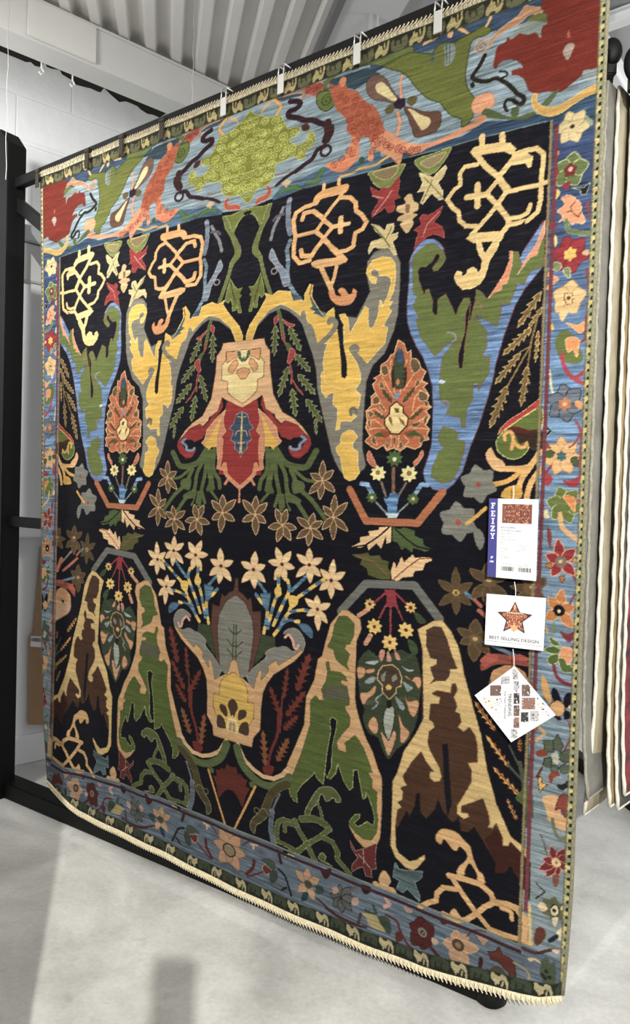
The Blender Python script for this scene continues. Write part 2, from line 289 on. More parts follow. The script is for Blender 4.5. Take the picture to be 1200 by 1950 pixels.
# ------------------------------------------------------------------ the rug: yarn pattern in rug metres, colours picked with the lighting baked in (half the width; the weave mirrors about the centre)
PAT = """f 33465e - 164 153 - 527,1425 890,1460 970,1486 1278,1467 1286,1287 1163,1345 976,1350 894,1363 720,1370 529,1366
f 30465f - 161 152 - 437,1079 685,1086 864,1076 937,1098 1018,1082 1087,1079 1139,1065 1192,1075 1256,1105 1277,1106 1280,1015 1125,1049 987,1053 864,1056 686,1061 438,1053
f 445d74 - 227 179 - 125,1053 173,1089 257,1089 342,1105 381,1100 426,1077 478,1095 579,1104 581,1049 372,1045 258,1052 126,1039
f 33444f - 243 185 - -235,1392 -134,1418 -4,1424 185,1412 348,1395 518,1390 569,1353 469,1333 359,1383 245,1381 162,1382 61,1411 -10,1417 -133,1388
F 8d7068 b89070:1.5 236 182 - 127,1402 161,1405 209,1410 256,1404 302,1403 336,1395 342,1377 332,1362 318,1353 298,1357 275,1370 258,1365 239,1371 250,1383 209,1395 161,1398
F a0482e - 231 180 - 256,1400 297,1402 337,1392 338,1376 329,1361 304,1362 275,1375 261,1385
@ 6a2f24 - 231 180 6.5,1.8 271,1387 303,1382 323,1387
S 5d6538 3a4630:1.5 219 175 7.5 352,1359 348,1384 375,1399 413,1408 456,1410 517,1403
F 606b34 36401c:2.0 225 178 - 315,1361 338,1365 371,1355 394,1333 392,1308 374,1295 352,1293 328,1310 313,1334
@ 38421e - 225 178 12,2 359,1328
S c89a50 8a6a40:1.0 254 189 5.5 133,1344 150,1367 124,1393 86,1414 48,1423 -10,1426
S b8965a - 255 189 5 60,1369 78,1385 101,1397
F 777a2b a0a25a:1.5 246 186 - -35,1400 -10,1401 24,1374 54,1359 89,1344 120,1338 145,1338 161,1318 174,1296 190,1278 220,1277 244,1264 230,1254 215,1244 191,1241 204,1224 228,1211 258,1213 278,1221 280,1239 294,1239 309,1220 310,1202 299,1191 276,1183 268,1174 263,1155 248,1159 218,1175 194,1176 170,1170 145,1169 133,1158 128,1131 117,1113 98,1103 73,1099 47,1098 29,1083 16,1068 3,1059 -23,1065
@ b0b45c - 253 189 8.5,1.5 31,1350 77,1331 124,1323 152,1306 91,1290 62,1295 129,1280 141,1291 163,1257 174,1232 111,1252 73,1274 86,1247 48,1259 28,1273 33,1305 55,1224 100,1217 143,1225 181,1202 205,1192 253,1189 247,1172 211,1206 166,1192 120,1194 69,1201 30,1220 9,1249 2,1280 6,1326 31,1187 70,1166 108,1178 97,1141 52,1158 13,1158 27,1126 59,1123 84,1132 8,1116 9,1092 37,1107 215,1258 292,1229 287,1203 -4,1353 121,1166 107,1127
S 2a161c - 237 182 10 192,1373 225,1364 238,1350 217,1339 188,1338 188,1322 225,1307 261,1289 296,1279 336,1256 365,1244
S 33191a - 225 178 15 364,1250 368,1218 358,1196
S 33191a - 223 177 6.5 384,1236 385,1214 367,1187
F 4a2426 - 235 182 - 247,1272 273,1274 285,1257 274,1249 253,1255
S 2a161c - 226 178 4.5 356,1190 353,1182
S 2a161c - 232 181 8.5 356,1175 323,1170 301,1146 272,1137 226,1121
S 2a161c - 244 186 6 243,1126 196,1114 169,1104 139,1089
O 2a161c - 225 178 9.5,5 360,1158
S 7c6f68 - 246 186 3.5 135,1128 171,1126 201,1135
F a0442e c08060:1.0 256 190 - 92,1100 114,1088 115,1064 94,1050 62,1047 40,1042 39,1054 61,1066 87,1068 99,1077
F 4d6a3e 35542e:1.5 235 182 - 143,1058 174,1070 222,1074 258,1057 280,1074 315,1076 348,1104 362,1096 343,1078 338,1057 310,1057 275,1064 252,1051 222,1058 174,1059
F c8a878 - 244 186 - 164,1086 185,1100 209,1090 197,1081 183,1073 176,1084
F a0502e - 205 171 - 362,1384 382,1370 406,1369 414,1387 433,1383 434,1361 448,1339 480,1325 501,1294 548,1255 569,1224 580,1196 596,1164 626,1144 656,1120 694,1099 722,1086 705,1060 676,1072 662,1073 656,1048 639,1050 619,1073 579,1100 554,1115 550,1082 532,1086 529,1112 541,1126 527,1162 496,1161 493,1108 468,1084 437,1070 393,1082 365,1104 370,1116 425,1112 456,1144 465,1180 445,1198 445,1220 435,1248 413,1271 396,1291
F c8825a - 186 163 - 596,1164 626,1144 656,1120 694,1099 722,1091 767,1087 811,1093 854,1100 896,1106 933,1117 941,1107 929,1097 897,1090 855,1082 790,1075 745,1070 718,1063 676,1074 662,1073 656,1048 644,1049 619,1073 579,1100 554,1115 550,1082 532,1086 529,1112 541,1126 548,1141
F c4724a - 217 175 - 465,1180 491,1160 493,1108 468,1084 437,1070 393,1082 365,1104 370,1116 425,1112 456,1144
F c47850 - 218 175 - 406,1369 414,1387 433,1383 432,1363 420,1356
@ 7d2c16 - 204 171 7.5,1.5 416,1331 438,1308 476,1297 502,1272 466,1274 434,1274 488,1251 523,1253 452,1239 484,1218 458,1212 514,1226 540,1215 520,1199 551,1191 500,1188 474,1195 526,1177 557,1168 570,1194 577,1155 588,1131 618,1107 647,1095 481,1159 456,1139 472,1122 430,1115 398,1099 598,1116 557,1152 662,1088 690,1080 711,1075 544,1113 563,1133
S c89848 - 204 171 5 427,1057 474,1059 505,1067 556,1064 590,1074 614,1081
F 384a24 - 206 172 - 494,1095 504,1104 517,1098 514,1086 502,1083
F 606b38 3c4826:1.5 200 169 - 358,1418 466,1417 517,1412 577,1401 616,1405 635,1410 649,1416 685,1398 685,1382 641,1382 607,1378 578,1375 518,1399 456,1406 370,1402
F 63692f 3a431c:2.0 176 158 - 578,1375 607,1378 645,1383 683,1382 738,1362 756,1362 774,1376 800,1375 827,1363 843,1369 869,1372 894,1375 918,1381 943,1367 943,1356 919,1351 899,1354 882,1344 877,1315 872,1290 869,1268 870,1236 879,1210 897,1182 902,1173 894,1148 899,1128 891,1118 879,1106 860,1106 859,1129 826,1148 799,1179 785,1199 744,1223 716,1251 691,1283 667,1315 638,1338 598,1359
F 7a8684 - 176 159 - 792,1367 822,1364 832,1334 818,1307 796,1306 797,1337
s 4a5340 - 177 159 2 800,1368 803,1312
s 4a5340 - 176 158 2 813,1365 813,1310
f 4a5a5c - 181 161 - 748,1361 761,1357 758,1330 751,1328
F 6c5148 553c34:1.5 198 169 - 515,1336 534,1356 564,1350 590,1330 605,1305 621,1279 646,1247 627,1241 588,1260 542,1280 521,1305
F d0c18a - 197 168 - 552,1323 575,1324 596,1304 616,1277 636,1250 617,1252 587,1275 557,1299
F 5e4034 4c3028:1.5 184 163 - 661,1214 671,1218 699,1204 736,1185 782,1174 791,1150 784,1124 762,1114 730,1111 702,1118 692,1145 677,1182
F c9b781 - 185 163 - 676,1210 695,1201 718,1182 752,1161 752,1141 729,1131 715,1147 695,1180
F 5c5130 - 188 164 - 670,1236 683,1247 705,1240 703,1223 685,1216
F 5c5130 - 196 167 - 589,1231 608,1242 627,1236 623,1217 599,1215
f 241826 - 192 166 - 622,1242 641,1255 665,1246 666,1221 647,1216 628,1224
s c88a66 6a4a38:1.0 192 166 5.5 650,1320 644,1297 650,1254
s c88a66 6a4a38:1.0 192 166 7 638,1209 649,1177 640,1142
F d6a362 - 177 159 - 719,1393 728,1404 755,1407 781,1413 803,1420 820,1421 851,1401 873,1378 869,1375 847,1391 820,1410 794,1411 764,1397 733,1394
F cda070 - 176 158 - 803,1392 807,1408 821,1400 817,1383
s c8a070 - 170 156 4 829,1416 846,1422 863,1414 877,1422 900,1410 925,1423
S c8a070 - 164 153 6 953,1422 943,1406 940,1393 930,1377
F a2968c - 166 154 - 892,1322 899,1348 928,1344 951,1329 947,1311 917,1301 896,1311
@ 7c6a64 - 166 154 11.2,2.2 918,1322
F a87c58 c09a74:1.2 157 150 - 940,1328 968,1353 991,1363 1022,1375 1035,1387 1044,1396 1059,1389 1074,1381 1093,1372 1092,1357 1060,1365 1041,1357 1023,1349 992,1345 976,1339 953,1328 943,1316
s c8a078 - 157 150 1.5 975,1354 999,1366 1030,1368 1060,1377
F 5f6236 - 151 147 - 1049,1350 1064,1360 1098,1356 1111,1339 1106,1325 1076,1339
F 7f8a84 - 153 148 - 1042,1347 1068,1345 1106,1325 1092,1315 1093,1284 1086,1290 1079,1307 1055,1311 1047,1320 1016,1316 1001,1315 1016,1333
F 6e1f0f - 152 147 - 1096,1399 1116,1456 1249,1445 1262,1151 1241,1155 1217,1159 1210,1147 1186,1133 1158,1120 1144,1124 1114,1133 1084,1138 1065,1151 1052,1181 1044,1194 1028,1206 1013,1211 1012,1223 1035,1223 1044,1223 1035,1238 1011,1255 987,1260 972,1254 964,1242 956,1252 959,1277 966,1305 989,1312 996,1324 1005,1314 1016,1316 1031,1322 1055,1311 1077,1309 1093,1288 1096,1319 1110,1321 1105,1352 1090,1372
F 9a8a80 - 144 143 - 1158,1223 1164,1242 1178,1245 1188,1236 1183,1219 1173,1201 1165,1210
F a0503a - 144 143 - 1167,1265 1171,1282 1176,1261
F 8c9896 - 138 141 - 1213,1153 1227,1155 1258,1153 1261,1124 1242,1122 1221,1132
F 55613f - 148 146 - 1086,1087 1101,1101 1136,1126 1151,1126 1123,1094
F c29748 e0bd70:1.0 145 144 - 1074,1116 1077,1137 1088,1135 1089,1115 1108,1095 1138,1085 1170,1088 1208,1102 1242,1112 1263,1120 1264,1095 1226,1086 1192,1075 1161,1062 1132,1061 1102,1075 1082,1095
S 1e1a14 - 161 152 8 928,1293 914,1269 891,1242 916,1222 941,1215 965,1216 981,1205 1006,1184 1030,1154 1050,1137 1049,1122 1035,1123 1019,1138
S 1e1a14 - 158 151 6 1023,1136 1002,1144 994,1129 1003,1112
F 1e1a14 - 169 155 - 884,1221 893,1227 900,1216 892,1209
S 1e1a14 - 160 151 3.8 985,1212 999,1215 992,1227 976,1232
F c98a62 a86a46:1.0 165 154 - 894,1168 910,1180 951,1178 963,1155 964,1140 948,1133 932,1126 903,1132 893,1149
F 4c5a36 - 158 151 - 936,1137 969,1120 997,1100 1033,1087 1064,1089 1081,1088 1087,1079 1057,1073 1018,1082 945,1107 924,1119
F 4c5a36 - 157 150 - 1015,1114 1036,1114 1034,1089 1017,1093
F b87a56 - 166 154 - 904,1119 933,1119 941,1105 905,1096
s 6b7d7c - 186 163 1.8 -43,1098 437,1061 686,1059 864,1056 987,1053 1117,1052
f 646b2e 8a9150:1.0 264 193 - -100,1032 -80,1030 -55,984 -55,969 -43,991 -44,1040 56,1034 65,971 78,968 76,1025 117,1029 109,986 79,944 61,905 56,882 79,850 83,835 64,838 40,870 36,890 41,918 63,947 65,961 45,994 25,1012 5,1016 -21,1011 -42,981 -51,964 -44,928 -10,883 -24,842 -44,846 -26,881 -57,931 -78,974
f 0f0f18 - 264 193 - -14,1036 27,1030 11,1026 8,1014 1,1028
S 6a7040 8a9060:1.0 256 191 6.5 114,1027 96,988 72,955 39,899 40,870 70,842 91,786 126,706
f 6b7236 9aa060:1.0 259 191 - 4,1040 82,1029 107,1031 89,1004 75,969 58,981 35,1010 5,1020
f 6b7236 9aa060:1.2 260 192 - 15,749 41,746 60,767 75,789 89,749 97,710 82,700 68,713 63,695 61,667 44,669 40,688 32,656 19,657
s 12121a - 259 192 1.2 75,784 61,734 46,697
f 12121a - 264 194 - 2,737 15,749 29,728 16,720 30,709 18,667 8,668 13,711
f 12121a - 264 193 - -9,1030 18,1027 21,1020 8,1013 2,1014
S 6c7484 9098a8:1.2 243 185 8.5 203,1027 198,1001 200,945 210,907
S 7c7c80 - 249 188 6 176,1005 153,968 135,943 121,901
S 5c5460 - 248 187 5 177,982 147,979 131,967
s 6e8290 - 241 185 7.5 211,883 197,854 205,811 203,769 211,731 242,690 285,648
F 7a8898 a8a0a4:1.2 248 188 - 114,844 126,868 139,854 159,818 184,791 203,769 211,731 187,726 167,775 147,801 134,817 121,829
O 8c8488 - 250 188 5.5,2.5 141,786
F 4f6170 - 238 184 - 228,674 236,691 261,679 285,646 249,667
F d49a5a - 223 178 - 311,994 317,1013 345,1025 401,1028 449,1028 461,1017 451,1000 424,997 374,998 346,997 333,987
s d9a566 - 226 179 6.5 356,1027 357,1045
s d9a566 - 219 176 6.5 420,1033 420,1049
s d9a566 - 221 177 7 442,1008 424,986 392,960 364,934
s d9a566 - 225 178 7.5 361,924 400,893 363,864 327,892 361,924 400,893
s d9a566 - 237 183 8 327,989 272,987 234,975 223,950 228,917 235,893 228,867 228,825 256,796 303,798
s d9a566 - 232 181 8.5 263,946 270,966 313,965 361,929
s d9a566 - 234 182 7 235,893 328,893
s d9a566 - 209 174 8 429,987 467,979 489,957 491,931 513,914 533,886 518,866 491,858 485,814 458,805 428,805
s dcb070 - 218 176 9.5 433,918 433,872
s dcb070 - 218 176 8 400,894 464,893
s d9a566 - 222 177 8.5 363,864 398,824 443,780
s d9a566 - 232 181 9 363,861 324,828 311,812 267,819 261,840
s d9a566 - 220 177 8 363,857 431,801 457,773
f d9a566 - 223 178 - 308,790 337,795 426,787 456,780 464,770 438,761 338,764 315,775
s d9a566 - 224 178 9 355,765 379,725 404,680
s d9a566 - 221 177 7 422,759 413,721 398,687
F cf8a52 - 213 176 - 392,679 414,681 423,662 445,657 431,674 441,684 458,679 474,659 487,660 490,675 505,664 501,643 481,624 438,625 404,648
f 807c70 55544a:1.2 221 177 - 33,545 48,577 66,599 122,636 178,648 215,634 252,607 282,576 314,514 346,416 354,348 380,266 406,189 424,135 442,100 465,69 487,49 518,52 558,78 563,91 548,143 546,204 553,363 576,416 619,451 650,519 663,568 668,675 666,733 655,755 630,782 596,788 567,783 542,757 539,719 556,657 508,577 401,599 285,648 176,681 102,662 40,607 9,557
f dcb040 f0d488:1.2 218 176 - 8,545 9,572 27,608 77,660 107,697 99,713 132,700 163,713 218,703 232,669 267,669 285,655 283,685 306,716 320,712 316,672 337,642 355,617 380,589 389,609 415,621 423,600 430,564 441,515 453,452 462,495 460,557 439,594 462,596 475,577 483,526 509,564 538,610 552,602 553,547 561,535 576,544 589,576 595,624 603,617 603,600 622,631 634,667 635,688 617,699 589,703 586,720 569,729 554,723 559,708 580,696 576,680 563,682 539,719 543,736 562,758 597,763 632,753 647,732 651,694 645,645 627,614 642,614 628,593 640,585 629,568 611,540 627,531 618,481 594,462 555,425 534,437 487,463 514,430 531,390 530,360 512,339 534,321 528,278 499,279 493,266 521,252 501,235 459,237 455,210 441,208 445,237 446,281 424,295 427,335 408,332 394,319 372,343 369,406 389,413 380,436 385,471 399,501 348,508 336,525 323,567 302,587 286,626 269,612 251,625 214,648 177,664 122,650 66,606 35,542
f dcb040 f0d488:1.2 213 176 - 383,480 404,519 430,560 449,497 462,430 492,458 514,430 531,390 530,360 465,342 388,369 376,436
f dcb040 f0d488:1.2 210 175 - 471,197 492,206 510,204 529,182 509,161 512,144 531,135 533,87 541,65 524,43 503,37 482,47 470,82 463,118 449,131 443,149 461,162 463,184
f 14141c - 213 176 - 420,614 439,594 455,549 462,487 477,433 479,389 469,377 457,386 454,435 441,515 429,565 422,587
f 14141c - 216 176 - 439,585 460,557 447,549
S 807c70 5a584e:1.0 222 178 9 346,497 387,520 417,544 427,563 421,576 404,583 399,574
S 807c70 5a584e:1.0 207 174 8.5 540,424 508,456 494,475 504,483 515,473 508,467
F 807c70 - 230 181 - 269,605 285,628 300,588 324,569 348,510 360,509 372,468 351,438 314,500
S 6e6a60 5a584e:1.0 208 174 4.5 500,257 497,275 512,278 520,265
f 3e5866 - 229 181 - 307,682 322,657 338,637 358,612 379,590 344,607 327,612 333,620 309,632 323,637 311,663
s 7a2a2a - 231 181 2 317,714 307,682
F 737b40 b0b478:1.2 197 168 - 536,1046 606,1044 669,1041 660,1018 641,994 618,982 583,986 558,1004 542,1029
F 857350 c8b878:1.2 197 168 - 554,1042 644,1040 631,1012 602,1007 572,1020
F 737b40 b0b478:1.2 180 161 - 706,1044 769,1051 827,1055 818,1033 801,1013 780,994 753,990 725,1011
F 8d7c58 c8b878:1.2 180 161 - 728,1034 809,1045 792,1023 770,1012 748,1012
f 8c2724 a84a40:1.0 197 168 - 541,999 579,974 588,985 618,978 650,1008 655,995 648,951 658,938 634,937 640,915 635,900 616,899 601,919 586,910 552,898 552,912 580,949 554,967
s c08a84 - 197 169 2 626,968 605,944 562,905
s c08a84 - 200 170 2 552,967 595,950
f c8b27c e0cf9a:1.0 181 161 - 721,1002 744,991 772,976 780,986 810,1005 815,994 803,969 786,957 804,929 806,903 792,904 769,929 756,920 738,901 729,909 746,942 719,942 736,968
s 6f7040 - 181 161 2 740,983 763,958 803,912
s 6f7040 - 182 162 2 767,969 755,944 736,910
F c8a674 - 189 165 - 672,933 686,943 700,938 706,918 722,907 722,886 702,882 722,873 705,861 709,848 695,826 681,824 661,853 670,860 650,868 655,879 674,884 648,897 649,913 678,916
f 7a5c3c - 189 165 - 678,914 694,910 692,884 679,885
f 8c2724 a84a40:1.0 182 162 - 806,883 798,859 777,839 804,822 814,800 814,785 796,796 778,803 756,799 734,783 714,768 720,798 728,816 711,827 736,839 729,861 740,871 758,863 780,871
s c08a84 - 181 162 2 794,868 755,836 742,802
f c8b27c e0cf9a:1.0 197 169 - 553,876 583,864 604,843 613,863 637,861 639,841 624,827 654,830 653,814 634,804 653,760 643,761 625,785 581,793 566,800 547,780 543,795 555,819 600,823 569,850
s 5f6e34 - 198 169 2.5 558,869 600,823 625,789
s 5f6e34 - 195 168 2.2 630,851 610,817
f dcbc78 - 163 153 - 892,1022 903,1033 924,1033 981,1027 1016,1018 1035,996 1022,982 998,997 921,1005 906,1002
s dcbc78 - 165 154 11 929,1058 930,1030
s dcbc78 - 160 152 11.5 991,1047 993,1021
s dcbc78 - 162 153 10.5 916,1006 943,968 985,927 1018,881
s dcbc78 - 152 148 9 1018,879 1064,880 1102,879 1129,882
s dcbc78 - 161 152 9.5 985,920 1011,880 984,848 949,886 985,920
s dcbc78 - 158 151 11 1037,980 1015,958 985,927
s dcbc78 - 152 148 9.5 1030,982 1060,985 1094,983 1114,963 1114,934 1110,892 1111,837 1105,805 1076,785 1030,783
f dcbc78 - 154 149 - 1019,953 1022,982 1060,982 1085,963 1081,935 1072,933 1062,949 1039,950
s dcbc78 - 155 149 8.5 1017,802 1052,799 1075,807 1082,828
s dcbc78 - 171 157 8.5 918,980 876,983 861,967 863,932 844,924 820,899 842,868 860,854 865,826 887,806 921,798
s dcbc78 - 167 155 12 920,919 922,857
s dcbc78 - 167 155 11.5 886,891 954,884
s dcbc78 - 165 154 9 984,848 961,823 933,798 905,776
s dcbc78 - 159 152 10.5 984,848 1017,804 1022,784 1003,765 996,748
f dcbc78 - 164 154 - 887,769 909,781 999,769 1006,746 984,743 914,750
s dcbc78 - 165 154 11 929,752 940,716 958,690
s dcbc78 - 162 153 10 990,747 981,720 958,690
f 5f7fa8 6c3a48:1.5 174 159 - 699,732 707,755 729,780 752,791 779,788 802,771 818,748 817,734 874,598 966,585 1035,659 1121,776 1126,648 1076,593 1051,552 1022,472 998,387 992,346 978,293 952,209 926,147 903,73 875,33 845,11 809,15 781,39 772,68 787,117 797,153 797,214 797,274 792,335 777,381 757,427 733,462 712,504 699,539 695,597 700,670
f 14141c - 170 157 - 731,747 825,747 954,671 1068,787 1064,691 1012,625 966,578 927,521 762,540 726,626 728,699
f 64703a 7e5a3c:1.0 171 157 - 712,746 735,762 757,774 780,773 798,760 816,741 822,720 813,705 796,688 783,688 778,699 800,723 800,737 790,741 777,719 755,706 737,709 729,698 734,665 754,618 758,635 769,636 782,598 783,566 793,552 801,555 800,600 826,614 845,578 863,543 871,567 887,592 906,590 911,573 897,552 897,493 911,523 925,579 928,612 949,599 963,577 974,584 1005,626 1027,668 1029,697 1037,705 1052,701 1063,665 1073,671 1108,720 1125,768 1128,651 1089,639 1072,605 1054,613 1045,586 1031,554 1011,561 1005,520 996,494 979,507 925,539 944,511 966,486 968,440 954,414 977,408 979,362 952,325 946,310 943,334 929,335 928,288 909,258 906,205 894,207 890,235 867,239 840,248 852,272 821,285 814,342 819,390 822,421 837,440 862,467 836,460 798,427 788,436 745,493 729,544 738,551 716,590 731,617 716,627 709,730
f 64703a 7e5a3c:1.0 175 160 - 833,209 868,200 884,187 882,168 908,163 905,132 890,77 866,41 835,35 799,56 802,84 823,133 840,144 821,161 820,189
f 14141c 8a5a3c:1.2 170 157 - 911,579 906,523 897,462 891,382 877,384 875,425 895,493 895,548
f d9b973 e8cd8c:1.0 167 155 - 922,761 935,743 951,710 976,744 996,744 989,719 966,689 955,648 940,627 915,617 882,619 859,642 853,663 862,677 876,672 877,659 893,661 896,675 913,680 926,671 931,658 941,669 943,696 927,729
S 8e8a90 - 174 159 3 835,496 857,490 866,473 853,466
S 8a6a50 - 166 155 3 922,560 930,571 946,565 943,552
S 80788c - 176 160 3 817,285 843,286 850,268 835,265
f a8b8c8 - 177 160 - 818,354 836,348 828,339 812,344
f cf8058 e0a078:1.0 159 152 - 966,580 989,609 1012,643 1028,679 1027,707 1035,705 1035,663 1022,616 1007,614 1006,599 986,594
f d08a66 e0a888:1.0 151 148 - 1053,637 1073,675 1105,717 1126,776 1126,739 1111,705 1107,683 1088,680 1070,657
f d3a474 a07048:1.0 252 190 - -109,553 100,550 107,528 130,503 133,441 152,345 198,278 253,252 290,224 328,182 303,198 266,231 211,249 200,235 168,258 161,274 130,280 116,295 95,344 70,331 80,297 0,280 -42,346 -110,400
f dfc887 6e5030:1.2 266 195 - -127,491 -75,521 84,516 85,483 103,467 102,410 71,403 72,364 50,346 2,318 -66,367 -67,412 -111,420
f cf9560 7a4028:1.0 260 193 - 27,514 84,516 78,474 45,489 31,492
F cf9560 7a4028:1.0 261 193 - 27,468 38,484 68,460 70,441 50,434 36,451
F cf9560 7a4028:1.0 266 195 - -22,437 3,451 32,439 21,420 5,408 -15,423
f 4d6040 - 266 195 - -21,516 32,514 25,488 6,471 -16,495
f e0d09a - 266 195 - -8,515 17,514 13,494 5,484
f 8e211e 6a1a18:1.0 260 193 - -14,296 19,309 69,331 78,297 90,243 111,195 106,147 101,99 103,52 -5,50
f 8e211e 6a1a18:1.0 242 186 - 97,344 116,295 142,280 168,251 193,235 211,248 266,231 303,200 329,181 333,163 317,136 282,113 253,117 234,137 230,151 279,136 304,168 291,192 268,186 256,188 238,178 195,191 182,212 169,227 137,252 117,276 91,310
S 7d8494 3c4458:1.2 237 184 6 288,191 305,178 283,164 278,146 248,145 239,153
f c98a60 e0b080:1.0 251 190 - 78,297 111,276 143,251 174,222 183,189 199,175 178,158 121,171 93,243
f d8a83c - 252 190 - 78,292 111,257 132,228 151,199 182,173 167,141 157,140 147,156 117,156 120,195 106,243
f c08058 d8a080:1.0 257 192 - 73,215 86,244 90,291 106,243 118,195 117,147 108,95 96,85 88,124 96,195 80,208
f 38465a 8a94a0:1.0 267 196 - -26,281 1,288 26,278 38,245 58,225 35,216 50,182 28,172 28,148 10,139 -2,115 -15,139 -32,154 -26,178 -46,188 -27,218 -52,228 -35,247
s c8b070 - 267 196 2 0,283 3,134
s c8b070 - 266 195 1.5 1,266 20,270
s c8b070 - 265 195 1.5 1,217 22,216 29,197
s c8b070 - 266 195 1.5 1,168 17,173
S 5a6238 9aa070:1.0 246 187 6 166,642 176,615 187,568 194,539
F 9a2c2c c08070:1.0 249 188 - 148,619 166,623 164,603 149,594
F 9a2c2c c08070:1.0 242 186 - 185,610 216,592 242,584 229,576 204,588
S 9a2c2c a07058:1.0 245 187 3 187,565 193,539 204,519
F 5a6238 - 242 186 - 201,524 225,517 232,498 220,486
F 9a2c2c c08070:1.0 241 185 - 229,503 250,484 229,452 214,454 219,479
s 9a2c2c a08060:1.0 241 185 3 225,453 235,415 236,378
s 9a2c2c a08060:1.0 237 184 2.5 239,392 264,358 289,336
V 535a30 9aa070:1.2 249 188 4,13 154,590 152,481
V 535a30 9aa070:1.2 239 185 4,13 217,577 274,488
V 535a30 9aa070:1.2 235 183 4,14 248,479 319,413
V 535a30 9aa070:1.2 245 187 4,13 219,439 177,332
V 535a30 9aa070:1.2 233 183 4,14 264,408 345,333
V 535a30 9aa070:1.2 239 185 4,13 239,359 259,259
V 535a30 9aa070:1.2 229 181 4,15 304,319 379,235
V 535a30 9aa070:1.2 229 181 3,6.5 347,249 355,193
f b05c34 e8b878:1.8 190 167 - 668,489 690,474 701,444 715,451 716,426 739,420 750,395 769,381 755,354 775,344 762,333 771,324 782,307 772,288 791,271 773,259 788,242 774,214 789,202 780,186 788,170 765,166 760,149 741,141 712,150 689,135 665,146 641,137 626,155 601,142 581,151 556,169 575,186 558,212 562,238 556,268 577,284 574,314 590,326 578,352 593,368 581,373 607,384 606,414 630,425 644,445 653,444
s e0ac70 - 187 165 1.8 731,380 714,356 696,329
s e0ac70 - 185 164 1.8 751,350 724,319
s e0ac70 - 184 164 1.8 770,316 752,325 734,302 727,261
s e0ac70 - 184 164 1.8 786,271 754,276 723,245
s e0ac70 - 183 164 1.8 778,243 756,231 715,208 756,207 784,202
s e0ac70 - 200 171 1.8 562,238 593,237 628,210 584,211 569,203
s e0ac70 - 199 170 1.8 561,268 591,275 632,240
s e0ac70 - 198 170 1.8 589,326 605,296 631,265
s e0ac70 - 195 168 1.8 612,376 638,336 659,306
s e0ac70 - 194 168 1.8 644,428 641,378 663,318
s e0ac70 - 190 166 1.8 702,423 689,375 682,317
s e0ac70 - 195 169 1.8 615,185 654,184 655,151
s e0ac70 - 191 167 1.8 683,184 679,146
s e0ac70 - 188 166 1.8 702,183 721,166 703,150
F 8c4426 - 196 169 - 614,202 653,193 630,176
F 8c4426 - 187 165 - 701,192 738,199 730,174
F 3a2a1e - 193 168 - 655,410 670,384 655,335 646,378
F 3a2a1e - 189 166 - 698,407 691,333 704,361
F 64503a e0ac70:1.2 200 171 - 590,186 580,169 601,155
F 64503a e0ac70:1.2 183 163 - 757,182 776,174 758,158
F 64503a e0ac70:1.2 197 170 - 608,363 623,341 603,342
F 64503a e0ac70:1.2 185 164 - 741,359 751,346 733,335
F 64503a e0ac70:1.2 201 171 - 566,268 587,258 570,246
F 64503a e0ac70:1.2 182 163 - 767,292 783,283 772,271
F 64503a e0ac70:1.2 195 169 - 635,168 648,146 636,147
F 64503a e0ac70:1.2 190 167 - 688,167 684,142 698,150
F 64503a e0ac70:1.5 186 164 - 716,423 737,421 750,395 731,379 717,397
F 64503a e0ac70:1.5 196 169 - 608,405 628,410 637,387 617,379
F 64503a e0ac70:1.5 183 163 - 752,321 776,312 777,293 753,292 746,305
F 64503a e0ac70:1.5 200 170 - 580,305 595,314 608,296 586,287
F 64503a e0ac70:1.2 197 170 - 608,291 628,269 621,265 608,279
F 64503a e0ac70:1.2 182 163 - 782,247 774,218 765,231
F 64503a e0ac70:1.2 202 172 - 563,229 575,237 574,212
F 64503a e0ac70:1.2 185 164 - 728,220 756,227 752,215 733,209
F 64503a e0ac70:1.2 192 168 - 661,178 673,178 667,150
V 46562f 2c3020:1.0 188 165 3,6.5 693,289 734,335
V 46562f 2c3020:1.0 195 169 3,6.5 652,291 614,335
V 46562f 2c3020:1.0 185 164 3,6.5 721,234 763,266
V 46562f 2c3020:1.0 198 170 3,6.5 628,240 584,265
f 46562f - 186 165 - 706,182 736,200 768,181
f 46562f - 198 170 - 582,185 609,198 635,180
f 3f4a34 2c2a20:1.0 191 167 - 667,459 682,458 693,424 694,391 687,333 662,335 656,381 654,419
F 35506e - 191 167 - 667,459 681,456 690,424 673,417 666,430
F c07840 - 191 167 - 665,355 672,367 679,354 672,344
F 7f9cb8 - 192 167 - 661,318 677,322 679,307 664,302
f e4ca86 38180f:2.5 192 167 - 627,240 646,256 645,277 669,293 694,275 695,258 714,241 711,216 682,189 653,192 629,219
f 7e5c30 - 194 168 - 640,247 654,243 658,214 643,234
f 7e5c30 - 190 166 - 678,245 700,230 704,212 686,227
f 54502c - 192 167 - 661,274 679,270 680,257 668,257
* 4b6235 - 192 168 16.5,13,9,0 669,112
D e0d8b0 - 192 168 4 669,109
F b86a4a d89a70:1.0 201 171 - 569,134 579,132 603,87 588,86 567,109
F b86a4a d89a70:1.0 184 164 - 764,137 772,125 757,100 743,87 738,100 755,117
s 7e5a44 - 193 168 6.5 667,79 668,8
s 7a6a60 - 196 170 4.5 623,36 642,-10
s 7a6a60 - 189 167 4.5 714,34 688,-8
* e6d894 - 198 170 15.5,5,8,10 610,64
D 8a6a34 - 198 170 4.5 609,66
* e6d894 - 187 165 16.5,5,8,10 723,63
D 8a6a34 - 187 165 5 724,65
f 567ca6 - 193 168 - 632,-14 647,-18 658,1 675,4 690,-2 686,-38 683,-74 649,-75 649,-43
s 7594b4 - 202 172 8.5 550,29 571,27 589,-1
